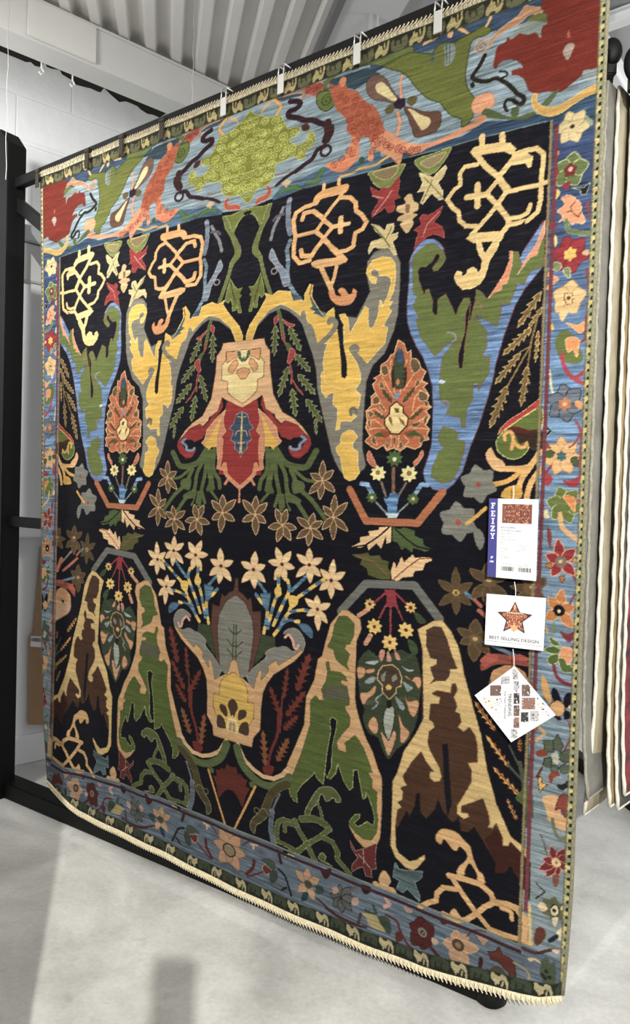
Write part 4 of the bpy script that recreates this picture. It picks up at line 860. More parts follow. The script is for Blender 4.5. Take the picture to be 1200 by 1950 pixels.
s a8b070 - 212 178 1.2 277,-1049 287,-1080 305,-1098 321,-1100 317,-1067 338,-1033 383,-987 390,-974 401,-994 429,-1008 435,-967 446,-982 459,-982 483,-954 490,-922 504,-949 516,-973 540,-996 553,-985 555,-925 571,-919 580,-956 595,-1011 604,-1005 605,-984 618,-1002 632,-1033 641,-1065 636,-1088 613,-1081 594,-1097 579,-1108 563,-1101 583,-1078 585,-1064 567,-1070 544,-1099 545,-1121
S 4a4228 8f8a58:1.0 248 191 14.5 273,-1048 231,-1071 195,-1110 175,-1159 154,-1194
F 4a4430 8f8a58:1.2 256 194 - 128,-1201 159,-1168 185,-1185 158,-1217 130,-1240 123,-1271 101,-1254 108,-1223
O 6a6440 - 256 194 5,2.2 131,-1183
S 6a6e70 - 247 190 4 238,-1093 215,-1138 204,-1170
s c8924c 8a5a20:0.8 269 202 4 -108,-1090 -82,-1140 -52,-1213 -21,-1280
s c8924c 8a5a20:0.8 263 196 4 121,-1095 81,-1175 25,-1282
F 5c261c - 266 198 - -24,-1058 10,-1052 23,-1046 34,-1068 51,-1069 65,-1081 81,-1084 76,-1107 94,-1112 80,-1136 74,-1152 62,-1188 41,-1164 20,-1145 -4,-1141 -21,-1148
s 5c6670 8a9498:1.0 248 191 9 204,-1165 200,-1200 200,-1234 214,-1278 230,-1292
F 46362a - 264 196 - 35,-911 40,-883 58,-869 77,-871 79,-915
F 46362a - 266 200 - -67,-881 -51,-872 -30,-903 -13,-909 -16,-920 -66,-916
f d8c48a - 269 198 - -11,-879 9,-861 27,-876 32,-919 -9,-920
f a88058 - 270 198 - 0,-886 10,-879 17,-893 17,-915 3,-916
V 7e4a28 4a2a18:0.8 253 192 5,15 166,-1011 148,-879
V 7e4a28 4a2a18:0.8 243 188 5,16.5 221,-978 273,-880
V 6a2c20 4a1c14:0.8 239 187 5,15 248,-857 311,-792
S 6a2420 - 248 190 5.5 221,-811 218,-883 189,-952 173,-1033
F 6a2420 - 250 191 - 153,-1014 204,-1001 198,-1032 167,-1040
F 565c34 a0a878:1.2 223 181 - 354,-1131 364,-1101 392,-1051 413,-1025 441,-1012 474,-1010 502,-1030 504,-1047 485,-1053 480,-1043 470,-1044 454,-1059 440,-1061 431,-1045 417,-1049 411,-1069 401,-1086 385,-1104 373,-1132
s 565c34 a0a878:1.0 225 182 5.5 407,-1079 422,-1103 430,-1128
S 565c34 a0a878:1.2 226 182 13 343,-1153 395,-1138 441,-1143 458,-1154
s 565c34 a0a878:1.2 229 183 8.5 459,-1154 434,-1184 375,-1230 330,-1270 300,-1275
s 565c34 a0a878:1.2 232 184 9.5 314,-1167 327,-1191 363,-1226 388,-1261 403,-1279
s 565c34 a0a878:1.2 213 178 9.5 440,-1191 476,-1194 499,-1220 499,-1247 527,-1261 551,-1277
F 565c34 a0a878:1.0 223 181 - 425,-1251 439,-1244 451,-1254 448,-1269 479,-1277 423,-1272
s 565c34 a0a878:1.2 243 189 9 232,-1265 228,-1221 236,-1194 260,-1179 320,-1176
s 565c34 a0a878:1.2 237 187 7.5 232,-1265 282,-1266 333,-1273 372,-1228
S 565c34 a0a878:1.2 239 187 7 320,-1183 273,-1190 268,-1218
f 5c2420 a07a70:1.2 202 174 - 549,-1164 571,-1192 607,-1172 651,-1141 648,-1185 653,-1227 634,-1233 638,-1259 615,-1262 604,-1235 584,-1246 561,-1267 558,-1246 583,-1211 556,-1189
s b09088 - 202 174 1.5 602,-1178 606,-1225
s b09088 - 202 174 1.5 582,-1198 606,-1212 629,-1230
f 526466 8a9a98:1.0 186 167 - 721,-1182 736,-1199 779,-1189 821,-1176 818,-1200 794,-1221 814,-1256 815,-1277 791,-1264 767,-1252 753,-1270 729,-1265 739,-1236 714,-1232
F c69c6c 8a6a40:1.0 194 171 - 663,-1254 674,-1228 689,-1223 708,-1247 700,-1267 720,-1268 724,-1285 645,-1280 651,-1267 666,-1270
F d0a268 a07840:1.0 169 159 - 862,-1049 873,-1031 890,-1021 925,-1021 951,-1037 974,-1054 983,-1083 1001,-1113 1017,-1123 1023,-1145 1002,-1148 997,-1126 973,-1102 959,-1127 956,-1144 934,-1148 938,-1126 962,-1094 962,-1074 939,-1061 931,-1076 918,-1077 900,-1061 887,-1054 879,-1072 862,-1065
s d0a268 a07840:1.0 164 157 11 909,-1160 960,-1155 1010,-1153 1044,-1169 1055,-1190
s d0a268 a07840:1.0 168 159 10 920,-1165 954,-1201 1002,-1246
s d0a268 a07840:1.0 176 162 9.5 932,-1195 893,-1202 872,-1227 870,-1252 846,-1266 815,-1291
s d0a268 a07840:1.0 162 156 10 1000,-1246 1025,-1215 1053,-1193
s d0a268 a07840:1.0 155 152 12.5 1051,-1190 1096,-1181 1124,-1182 1150,-1203
s d0a268 a07840:1.0 169 159 10 1002,-1244 969,-1276 940,-1288 896,-1283
s d0a268 a07840:1.0 157 154 10 1002,-1244 1023,-1259 1044,-1275 1088,-1273 1143,-1267 1166,-1267
s d0a268 a07840:1.0 154 152 11.5 1053,-1191 1100,-1180 1132,-1185 1149,-1215 1148,-1265
F d0a268 - 170 160 - 918,-1275 930,-1254 945,-1267 959,-1280 940,-1289
S d0a268 a07840:1.0 155 153 8.5 1077,-1198 1105,-1199 1110,-1219
s d0b478 - 150 150 5.5 1159,-1158 1166,-1267
f d0a268 - 153 151 - 1088,-1176 1152,-1202 1153,-1229 1116,-1189
T b58a68 806048:1.2 271 200 4.5,21 -2,-1370 -55,-1306 2,-1292 54,-1301 85,-1364 53,-1436 -17,-1431 -81,-1355
O 3c3c3a - 272 200 11.5,3 0,-1372
D 8a7c58 - 272 200 9 0,-1372
S 5a201e - 259 195 5.5 125,-1373 120,-1401 90,-1434
S 5a2a28 - 255 194 3.2 98,-1440 156,-1408 193,-1384
F 64241e c0a890:1.0 251 192 - 166,-1390 173,-1371 186,-1374 209,-1383 184,-1405
s 5a2a28 - 262 196 2.2 67,-1333 106,-1301
s c8a880 - 258 195 3.2 108,-1316 138,-1311 121,-1314 121,-1330
F 3c4440 - 247 191 - 206,-1382 237,-1376 239,-1404 214,-1429 200,-1413
F 454d46 - 250 192 - 154,-1360 191,-1343 223,-1347 230,-1369 205,-1377 180,-1366
S 1a1c1e - 241 188 4 242,-1365 274,-1378 293,-1410 308,-1438
S 1a1c1e - 241 189 3.5 261,-1435 284,-1417
s c0b890 - 239 187 2.8 274,-1309 289,-1294 314,-1295
s 3a2224 - 244 189 6 240,-1301 254,-1338
T b08c6c 6a5844:1.0 230 184 3.5,15.5 378,-1371 322,-1340 374,-1316 427,-1337 406,-1422 337,-1414
D 4a4a40 - 230 184 7.5 380,-1373
F 1f3c48 - 231 185 - 359,-1410 383,-1402 377,-1427 353,-1441
F 3c4c48 - 224 182 - 415,-1367 443,-1362 445,-1381 416,-1396
F 401820 - 218 181 - 429,-1307 452,-1296 475,-1287 469,-1312 451,-1331
T 5c5e5a 26262a:1.5 210 178 3,15.5 520,-1371 513,-1327 558,-1321 472,-1379 489,-1412 522,-1421 564,-1398 578,-1355
F b08a80 - 214 179 - 482,-1349 503,-1341 506,-1358 485,-1368
F b09080 - 205 175 - 567,-1354 588,-1346 589,-1368 565,-1377
S 4a2a2c - 213 179 4.2 417,-1408 479,-1431 534,-1438 586,-1436
S 4a2a2c - 209 177 4.2 457,-1430 512,-1442 576,-1440 622,-1431
S 4a3a38 - 203 175 5.5 600,-1395 591,-1434
S 6a5a50 - 204 175 4 561,-1329 581,-1307 606,-1296
F 2a1a18 - 201 173 - 596,-1299 632,-1293 635,-1307 613,-1324
V 3c4a3c - 198 172 3,10 660,-1377 644,-1344
V 3c4a3c - 200 173 3,10 655,-1379 609,-1374
F 3a4838 - 194 170 - 665,-1383 690,-1370 710,-1380 713,-1418 691,-1417
F a89668 - 198 172 - 607,-1390 655,-1379 676,-1401 693,-1422 637,-1421 621,-1400
F c09080 - 193 170 - 682,-1308 697,-1311 713,-1323 689,-1347 681,-1338 695,-1325
F b08a80 - 186 167 - 755,-1315 779,-1311 791,-1318 770,-1327
S 5a2428 - 188 168 4.5 694,-1364 733,-1370 749,-1399 774,-1427 803,-1436
F 5a2428 - 189 168 - 730,-1410 749,-1399 760,-1416 736,-1439
T 50201c 301414:1.2 181 165 6,27.5 827,-1368 821,-1319 864,-1332 861,-1396 829,-1423 790,-1421 780,-1361
D 7a706a - 181 165 9 827,-1368
O 201818 - 180 165 3.5,1.8 828,-1370
S 4a2420 - 170 160 7 865,-1407 902,-1429 967,-1434 1030,-1431
F 4a1c20 - 174 162 - 883,-1301 915,-1301 897,-1317 888,-1312
F b89c84 - 176 163 - 859,-1372 877,-1369 882,-1383 865,-1391
T b58c68 c89c78:1.0 169 159 5,22.5 943,-1363 941,-1317 977,-1321 1013,-1347 981,-1415 934,-1421 899,-1372
D 4a3e30 - 169 160 11.5 947,-1361
D 8a6a4c - 169 160 6 947,-1361
S 4a2420 - 170 160 6 856,-1402 902,-1429 959,-1438 1030,-1427
S 5a3a3c - 164 157 3.5 975,-1322 995,-1298 1032,-1287
F b08a70 - 162 156 - 1004,-1306 1041,-1302 1027,-1330 1013,-1319
S 3a1a18 - 163 157 8 1021,-1375 1017,-1413
f 5c2a1e 281414:1.0 157 153 - 1041,-1343 1063,-1334 1075,-1315 1087,-1332 1107,-1332 1123,-1340 1130,-1388 1116,-1395 1104,-1376 1088,-1367 1072,-1359 1051,-1363
F 4c4836 - 158 154 - 1041,-1402 1076,-1372 1110,-1397 1094,-1419 1062,-1413
S 9a8868 - 151 151 4.5 1122,-1341 1154,-1347 1166,-1364 1156,-1400 1145,-1425
S 9a8868 - 149 150 3.5 1167,-1387 1188,-1406
f 4a5640 - 145 148 - 1197,-1306 1211,-1288 1224,-1302 1234,-1290 1240,-1318 1238,-1372 1222,-1378 1207,-1362 1195,-1344
D 22281e - 146 148 4 1203,-1343 1213,-1329 1223,-1342 1210,-1349
F b89078 - 145 148 - 1215,-1366 1226,-1380 1219,-1393 1205,-1385
F a06a6c - 141 146 - 1255,-1282 1265,-1266 1267,-1302 1256,-1308
F cdb088 - 149 149 - 1160,-1312 1182,-1304 1198,-1313 1179,-1311 1168,-1319
S 4a2a2c - 147 149 5.5 1144,-1290 1182,-1289 1218,-1267 1240,-1258
F d8b8a0 - 143 147 - 1225,-1262 1247,-1255 1240,-1269
T 6c2026 c8886c:1.4 144 147 3.4,15.2 1228,-1013 1212,-972 1254,-966 1265,-985 1259,-1022 1234,-1049 1203,-1063 1182,-1049 1191,-1016
D d8b880 - 144 147 9 1228,-1014
D 6a5a30 - 144 147 2.5 1228,-1014
F 7a4a38 - 144 147 - 1220,-1054 1238,-1048 1233,-1081 1223,-1078
* 5c6244 - 144 147 26,10.2,6,0 1228,-1148
F d8c8a0 20241c:1.7 144 147 - 1217,-1154 1226,-1134 1239,-1137 1238,-1159 1224,-1167
D 20241c - 144 147 3.7 1228,-1150
D d0b890 - 147 148 8.5 1196,-1151
D d8c8a0 - 142 146 5.6 1254,-1136
F d8c8a0 - 142 146 - 1236,-1208 1260,-1182 1263,-1206 1245,-1229
F d8c8a0 - 144 147 - 1222,-1175 1239,-1167 1232,-1197
F 5c3424 - 147 149 - 1182,-1216 1203,-1212 1206,-1236 1184,-1267 1175,-1249
F 1c2838 - 144 147 - 1213,-1239 1236,-1215 1242,-1222 1221,-1244
S 5a4a4c - 141 145 3.4 1254,-1038 1265,-1059 1256,-1096
s 2a2c1c - 148 149 2.5 1174,-1089 1200,-1107 1176,-1134
S 6a7050 - 143 146 6.8 1213,-896 1221,-928 1236,-945 1259,-937
S 6a4a44 - 147 148 2.8 1182,-948 1194,-974 1201,-998"""
DU, DV, U0, V0 = 0.0016, 0.0013, -0.05, -1.56
NU, NV = int(1.36 / DU), int(3.08 / DV)
uu = U0 + (np.arange(NU) + 0.5) * DU; vv = V0 + (np.arange(NV) + 0.5) * DV
def col255(h): return np.array([int(h[i:i + 2], 16) for i in (0, 2, 4)], np.float32)
IMG = np.zeros((NV, NU, 3), np.float32)
BOT = np.array([[-1.269,-1.414],[-1.1655,-1.45],[-1.0386,-1.4887],[-0.729,-1.4932],[-0.387,-1.495],[-0.09,-1.504],[0.18,-1.5049],[0.414,-1.4968],[0.63,-1.4896],[0.8235,-1.4752],[0.9981,-1.4509],[1.1574,-1.4212],[1.233,-1.4032],[1.269,-1.378]])           # lower edge of the pile along the width
def bott(u): return np.interp(u, BOT[:, 0], BOT[:, 1])
FE, FB, FT, GE, GT = 1.130, -1.281, 1.057, 1.252, 1.402   # field edge, field bottom, field top, side guard, top guard
UU, VV = np.meshgrid(uu, vv)
ftop = 1.066 - 0.030 * np.clip(1 - UU / 0.45, 0, 1) ** 1.5 - 0.02 * np.clip((UU - 0.85) / 0.3, 0, 1)
field = (UU < FE) & (VV > FB) & (VV < ftop)
band = VV >= ftop
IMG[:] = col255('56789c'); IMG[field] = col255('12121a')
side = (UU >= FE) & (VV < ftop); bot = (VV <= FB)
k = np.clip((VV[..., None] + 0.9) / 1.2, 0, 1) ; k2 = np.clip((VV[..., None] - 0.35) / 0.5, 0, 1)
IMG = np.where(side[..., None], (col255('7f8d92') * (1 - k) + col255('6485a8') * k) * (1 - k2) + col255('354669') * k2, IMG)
IMG[bot] = col255('606d7a'); IMG[band] = col255('7e9099')  # bottom border greyed: the dimmer light low down is baked into its colour
def cellrange(pu, pv, pad=0.0, padv=None):
    padv = pad if padv is None else padv
    i0 = max(int((pu.min() - pad - U0) / DU) - 1, 0); i1 = min(int((pu.max() + pad - U0) / DU) + 2, NU)
    j0 = max(int((pv.min() - padv - V0) / DV) - 1, 0); j1 = min(int((pv.max() + padv - V0) / DV) + 2, NV)
    return i0, i1, j0, j1
def fill(pts, c):
    pu, pv = pts[:, 0], pts[:, 1]; i0, i1, j0, j1 = cellrange(pu, pv)
    if i0 >= i1 or j0 >= j1: return
    gu = uu[i0:i1]; gv = vv[j0:j1]; ins = np.zeros((j1 - j0, i1 - i0), bool); n = len(pts)
    for a in range(n):
        x0, y0 = pts[a]; x1, y1 = pts[(a + 1) % n]
        if y0 == y1: continue
        lo, hi = min(y0, y1), max(y0, y1)
        ja = np.searchsorted(gv, lo, 'left'); jb = np.searchsorted(gv, hi, 'left')
        if jb <= ja: continue
        xc = x0 + (gv[ja:jb] - y0) * (x1 - x0) / (y1 - y0)
        ins[ja:jb] ^= gu[None, :] < xc[:, None]
    IMG[j0:j1, i0:i1][ins] = c
def stroke(pts, ru, rv, c, closed=False):
    if closed: pts = np.vstack([pts, pts[:1]])
    ru = max(ru, 0.0011); rv = max(rv, 0.0009)
    if len(pts) == 1: pts = np.vstack([pts, pts])
    for a in range(len(pts) - 1):
        p, q = pts[a], pts[a + 1]; s = np.array([p, q]); i0, i1, j0, j1 = cellrange(s[:, 0], s[:, 1], ru, rv)
        if i0 >= i1 or j0 >= j1: continue
        gx = (uu[i0:i1] - p[0])[None, :] / ru; gy = (vv[j0:j1] - p[1])[:, None] / rv
        dx, dy = (q[0] - p[0]) / ru, (q[1] - p[1]) / rv; L = dx * dx + dy * dy + 1e-12
        t_ = np.clip((gx * dx + gy * dy) / L, 0, 1)
        m = (gx - t_ * dx) ** 2 + (gy - t_ * dy) ** 2 <= 1
        IMG[j0:j1, i0:i1][m] = c
def smooth(p, closed, n=5):
    if len(p) < 3: return p
    N = len(p); out = []
    idx = range(N) if closed else range(N - 1)
    for i in idx:
        if closed: a, b, c_, d = p[(i - 1) % N], p[i], p[(i + 1) % N], p[(i + 2) % N]
        else: a, b, c_, d = p[max(i - 1, 0)], p[i], p[i + 1], p[min(i + 2, N - 1)]
        for k_ in range(n):
            t_ = k_ / n
            out.append(0.5 * ((2 * b) + (c_ - a) * t_ + (2 * a - 5 * b + 4 * c_ - d) * t_ * t_ + (-a + 3 * b - 3 * c_ + d) * t_ ** 3))
    if not closed: out.append(p[-1])
    return np.array(out)
def petal(c0, tip, hw, S, sharp=0.45):
    d = (tip - c0) / S; L = np.hypot(*d) + 1e-9; d = d / L; nrm = np.array([-d[1], d[0]])
    f = []
    for t_, w_ in ((0.05, .25), (0.3, .85), (0.55, 1.0), (0.8, .6), (1.0, 0.0), (0.8, -.6), (0.55, -1.0), (0.3, -.85), (0.05, -.25)):
        f.append(c0 + (d * L * t_ + nrm * hw * w_) * S)
    return np.array(f)
rng = np.random.default_rng(7)
for ln in PAT.split('\n'):
    K, cc, oc, sx, sy, pr, rest = ln.split(' ', 6)
    sx, sy = float(sx) * 1e-5, float(sy) * 1e-5; S = np.array([sx, sy])
    pts = np.array([[float(z) for z in r.split(',')] for r in rest.split()]) / 1000.0
    pr = [float(z) for z in pr.split(',')] if pr != '-' else []
    OC, OW = None, 0
    if oc != '-': a_, b_ = oc.split(':'); OC = col255(a_); OW = float(b_) * 0.5
    c = col255(cc) if '+' not in cc else None
    if K in 'fF':
        p = smooth(pts, True) if K == 'F' else pts
        fill(p, c)
        if OC is not None: stroke(p, OW * sx, OW * sy, OC, True)
    elif K in 'sS':
        p = smooth(pts, False) if K == 'S' else pts; h = pr[0] / 2
        if OC is not None: stroke(p, (h + OW * 0.6) * sx, (h + OW * 0.6) * sy, OC); h -= OW * 0.4
        stroke(p, h * sx, h * sy, c)
    elif K == 'Z':
        ca, cb = [col255(z) for z in cc.split('+')]; h, ln_ = pr[0] / 2, pr[1]
        p = smooth(pts, False, 12); d = np.concatenate([[0], np.cumsum(np.hypot(*((p[1:] - p[:-1]) / S).T))])
        for i in range(len(p) - 1): stroke(p[i:i + 2], h * sx * 0.9, h * sy * 0.9, ca if int(d[i] / ln_) % 2 == 0 else cb)
    elif K == 'D':
        for q in pts: stroke(q[None], pr[0] * sx, pr[0] * sy, c)
    elif K == 'O':
        a = np.linspace(0, 2 * np.pi, 25)
        for q in pts: stroke(q + np.stack([np.cos(a), np.sin(a)], 1) * pr[0] * S, pr[1] / 2 * sx, pr[1] / 2 * sy, c)
    elif K == '@':
        for q in pts:
            ph = rng.uniform(0, 6.28); sg = rng.choice([-1, 1]); a = np.linspace(0, 3.4 * np.pi, 30); r = pr[0] * (0.15 + 0.85 * a / a[-1])
            stroke(q + np.stack([np.cos(ph + sg * a), np.sin(ph + sg * a)], 1) * r[:, None] * S, pr[1] / 2 * sx, pr[1] / 2 * sy, c)
    elif K == '*':
        R_, r_, n_, ro = pr
        for q in pts:
            for i in range(int(n_)):
                a = math.radians(ro) + i * 2 * math.pi / n_ + math.pi / 2
                p = petal(q, q + np.array([math.cos(a), math.sin(a)]) * R_ * S, R_ * 2.3 / n_, S); p = smooth(p, True, 3)
                fill(p, c)
                if OC is not None: stroke(p, OW * sx, OW * sy, OC, True)
            stroke(q[None], r_ * sx * 0.8, r_ * sy * 0.8, c)
    elif K == 'T':
        q = pts[0]
        for tp in pts[1:]:
            p = petal(q, tp, pr[1] / 2, S); fill(smooth(p, True, 2), c)
            if OC is not None: stroke(smooth(p, True, 2), OW * sx, OW * sy, OC, True)
        stroke(q[None], pr[0] * sx, pr[0] * sy, OC if OC is not None else c)
    elif K == 'V':
        n_, W_ = int(pr[0]), pr[1] / 2; a_, b_ = pts[0], pts[1]; d = (b_ - a_) / S; L = np.hypot(*d); d /= L; nr = np.array([-d[1], d[0]])
        def side_(sg):
            o_ = []
            for i in range(n_):
                t0 = (i + 0.3) / (n_ + 0.6); t1 = (i + 1.0) / (n_ + 0.6); ww = W_ * (0.55 + 0.75 * math.sin(math.pi * min(1, (i + 1) / (n_ + 0.4))))
                o_.append((t0, sg * W_ * 0.42)); o_.append((t1, sg * ww))
                o_.append((t1 - 0.02, sg * W_ * 0.5))
            return o_
        f = [(0, 0)] + side_(1) + [(1, 0)] + side_(-1)[::-1]
        p = np.array([a_ + (d * L * t_ + nr * w_) * S for t_, w_ in f]); fill(p, c)
        if OC is not None: stroke(p, OW * sx, OW * sy, OC, True)
# long border lines and the guard stripes
def vline(u, w_, c, lo=-9, hi=9): IMG[(np.abs(UU - u) < w_ / 2) & (VV > lo) & (VV < hi)] = col255(c)
def hline(v, w_, c): IMG[(np.abs(VV - v) < w_ / 2) & (UU < FE + 0.01)] = col255(c)
vline(FE + 0.0035, 0.007, '8a7a58', FB, 1.05); vline(FE + 0.019, 0.012, '70343a', FB + .1, 1.03); vline(FE + 0.008, 0.0025, '4c4438', FB, 1.05)
hline(FB - 0.003, 0.006, '7c8278'); hline(FB - 0.022, 0.010, '3c2428')
g = UU > GE; ph = (VV / 0.0215); kk = np.floor(ph).astype(int) % 2; fr = ph - np.floor(ph)
IMG[g] = np.where(kk[g][:, None] == 0, col255('c6b978'), col255('93976f'))
hook = g & ((fr < 0.20 + 0.35 * (UU - GE) / 0.018)) & (UU > GE + 0.006) & (fr < 0.5); IMG[hook] = col255('20221c')
IMG[(np.abs(UU - GE) < 0.0016)] = col255('6a5a4c')
def guard(dist, depth, dark, lite, mid):
    """hooked guard stripe; dist 0 at the outer edge, depth its width"""
    m = (dist < depth) & (dist > -0.1); ph = (np.abs(UU) / 0.127 + 0.25); kf = ph - np.floor(ph); d = dist / depth
    IMG[m] = col255(dark)
    def path(k0, pts_, w_, c_):
        X_ = (kf - k0) / 0.21
        for (x0, y0), (x1, y1) in zip(pts_[:-1], pts_[1:]):
            dx, dy = (x1 - x0), (y1 - y0) * 0.75; L_ = dx * dx + dy * dy + 1e-9; gx = X_ - x0; gy = (d - y0) * 0.75
            t__ = np.clip((gx * dx + gy * dy) / L_, 0, 1); IMG[m & ((gx - t__ * dx) ** 2 + (gy - t__ * dy) ** 2 < w_ * w_) & (np.abs(X_) < 1.3)] = col255(c_)
    path(0.26, [(-.9, .5), (-.3, .68), (.3, .62), (.9, .5)], .26, mid); path(0.26, [(-.6, .3), (-.5, .5)], .1, dark); path(0.26, [(.1, .25), (.25, .55)], .09, dark)
    path(0.76, [(-.85, .72), (-.55, .55), (-.15, .5)], .2, lite); path(0.76, [(-.5, .5), (-.45, .25)], .12, lite)
    path(0.76, [(-.1, .55), (.2, .78), (.6, .7), (.82, .45), (.85, .2)], .13, lite); path(0.76, [(.35, .42), (.3, .2)], .09, lite)
    IMG[m & (np.abs(d - 1) < 0.07)] = col255('3c4038')
guard(VV - bott(UU), 0.046, '262b24', 'b3a67c', '3f4836'); guard(1.452 - VV, 0.050, '2a2a20', 'a89a66', '5f6044')

# abrash: rows of yarn vary from knot to knot
def streak(nrow, ncol, seed):
    r_ = np.random.default_rng(seed); a = r_.normal(0, 1, (nrow, ncol)).astype(np.float32)
    xi = np.linspace(0, ncol - 1.001, NU); i_ = xi.astype(int); f_ = (xi - i_)[None]
    b = a[:, i_] * (1 - f_) + a[:, i_ + 1] * f_
    yj = np.minimum((np.arange(NV) * nrow // NV), nrow - 1); return b[yj]
st = streak(NV // 2, 34, 1) * 0.6 + streak(NV // 5, 14, 2) * 0.45
lum = IMG.mean(2); blue = np.clip((IMG[..., 2] - IMG[..., 0]) / 40, 0, 1) * (lum > 40)
amp = 0.09 + 0.17 * blue
IMG2 = IMG * (1 + st[..., None] * amp[..., None]) + np.where(lum < 40, 1.0, 0)[..., None] * np.abs(st)[..., None] * np.array([13.0, 12.0, 11.0]) * np.clip((VV[..., None] + 0.5) / 0.9, 0.35, 1)
IMG2 += (streak(NV, 420, 5) * 0.05)[..., None] * IMG2
IMG2 = np.clip(IMG2, 0, 255)

# rug surface
DEF = np.array([-249,167,-118,-232,164,-120,-254,190,-141,-243,192,-143,-230,194,-144,-216,195,-145,-205,198,-147,-195,203,-152,-183,206,-154,-167,206,-154,-148,201,-150,-129,195,-145,-111,189,-140,-90,176,-129,-67,155,-112,-52,145,-103,-152,539,-370,-127,84,-53,-68,48,-32,-82,61,-41,-79,62,-42,-75,63,-42,-71,64,-43,-68,65,-44,-66,68,-46,-62,70,-47,-57,70,-47,-50,67,-45,-42,64,-43,-35,61,-40,-27,54,-36,-19,43,-28,-17,48,-31,-111,398,-245,-98,65,-36,-4,3,-2,-5,3,-2,-5,4,-2,-5,4,-2,-5,4,-2,-5,4,-3,-5,5,-3,-5,6,-3,-5,6,-3,-4,5,-3,-3,4,-2,-2,3,-2,-1,2,-1,0,0,0,-6,16,-9,-83,299,-163,-92,61,-30,-5,3,-2,0,0,0,0,0,0,0,0,0,0,0,0,0,0,0,0,0,0,0,0,0,0,0,0,0,0,0,0,0,0,0,0,0,0,0,0,0,0,0,-4,11,-6,-53,192,-91,-80,53,-22,-5,4,-2,0,0,0,0,0,0,0,0,0,0,0,0,0,0,0,0,0,0,0,0,0,0,0,0,0,0,0,0,0,0,0,0,0,0,0,0,0,0,0,-2,6,-2,-23,84,-34,-64,42,-15,-5,4,-1,0,0,0,0,0,0,0,0,0,0,0,0,0,0,0,0,0,0,0,0,0,0,0,0,0,0,0,0,0,0,0,0,0,0,0,0,0,0,0,0,0,0,0,0,0,-44,28,-8,-4,3,-1,0,0,0,0,0,0,0,0,0,0,0,0,0,0,0,0,0,0,0,0,0,0,0,0,0,0,0,0,0,0,0,0,0,0,0,0,0,0,0,0,0,0,0,0,0,-20,13,-3,-3,2,0,0,0,0,0,0,0,0,0,0,0,0,0,0,0,0,0,0,0,0,0,0,0,0,0,0,0,0,0,0,0,0,0,0,0,0,0,0,0,0,0,0,0,0,0,0,0,0,0,0,0,0,0,0,0,0,0,0,0,0,0,0,0,0,0,0,0,0,0,0,0,0,0,0,0,0,0,0,0,0,0,0,0,0,0,0,0,0,0,0,0,0,0,0,0,0,0,0,0,0,0,0,0,0,0,0,0,0,0,0,0,0,0,0,0,0,0,0,0,0,0,0,0,0,0,0,0,0,0,0,0,0,0,0,0,0,0,0,0,0,0,0,0,0,0,0,0,0,0,0,0,0,0,0,0,0,0,0,0,0,0,0,0,0,0,0,0,0,0,0,0,0,0,0,0,0,0,0,0,0,0,0,0,0,0,0,0,0,0,0,0,0,0,0,0,0,0,0,0,0,0,0,0,0,0,0,0,0,0,0,0,0,0,0,0,0,0,0,0,0,0,0,0,0,0,0,0,0,0,0,0,0,0,0,0,0,0,0,0,0,0,0,0,0,0,0,0,0,0,0,0,0,0,0,0,0,0,0,0,0,0,0,0,0,0,0,0,0,0,0,0,0,0,0,0,0,0,0,0,0,0,0,0,0,0,0,0,0,0,0,0,0,0,0,0,0,0,0,0,0,0,0,0,0,0,0,0,0,0,0,0,0,0,0,0,0,0,0,0,0,0,0,0,0,0,0,0,0,0,0,0,0,0,0,0,0,0,0,0,0,0,0,0,0,0,0,0,0,0,0,0,0,0,0,0,0,0,0,0,0,0,0,0,0,0,0,0,0,0,0,0,0,0,0,0,0,0,0,0,0,0,0,0,0,0,0,0,0,0,0,0,0,0,0,0,0,0,0,0,0,0,0,0,0,0,0,0,0,0,0,0,0,0,0,0,0,0,0,0,0,0,0,0,0,0,0,0,0,0,0,0,0,0,0,0,0,0,0,0,0,0,0,0,0,0,0,0,0,0,0,0,0,0,0,0,0,0,0,0,0,0,0,0,0,0,0,0,0,0,0,0,0,0,0,0,0,0,0,0,0,0,0,0,0,0,0,0,0,0,0,0,0,0,0,0,0,0,0,0,0,0,0,0,0,0,0,0,0,0,0,0,0,0,0,0,0,0,0,0,0,0,0,0,0,0,0,0,0,0,0,0,0,0,0,0,0,0,0,0,0,0,0,0,0,0,0,0,0,0,0,0,0,0,0,0,0,0,0,0,0,0,0,0,0,0,0,0,0,0,0,0,0,0,0,0,0,0,0,0,0,0,0,0,0,0,0,0,0,0,0,0,0,0,0,0,0,0,0,0,0,0,0,0,0,0,0,0,0,0,0,0,0,0,0,0,0,0,0,0,0,0,0,0,0,0,0,0,0,0,0,0,0,0,0,0,0,0,0,0,0,0,0,0,0,0,0,0,0,0,0,0,0,0,0,0,0,0,0,0,0,0,0,0,0,0,0,0,0,0,0,0,0,0,0,0,0,0,0,0,0,0,0,0,0,0,0,0,0,0,0,0,0,0,0,0,0,0,0,0,0,0,0,0,0,0,0,0,0,0], float).reshape(21,17,3) / 10000.0
UL = np.array([[-1.1633,-1.6],[-1.1633,-1.4494],[-1.1828,-1.3254],[-1.2164,-1.0898],[-1.2423,-0.7066],[-1.2669,-0.1031],[-1.2759,0.5482],[-1.297,1.0479],[-1.3163,1.4923],[-1.3163,1.6]]); UR = np.array([[1.2465,-1.6],[1.26,-1.35],[1.2645,-1.26],[1.2708,-1.08],[1.2672,0.0],[1.269,1.62]])
VTOP = 1.452
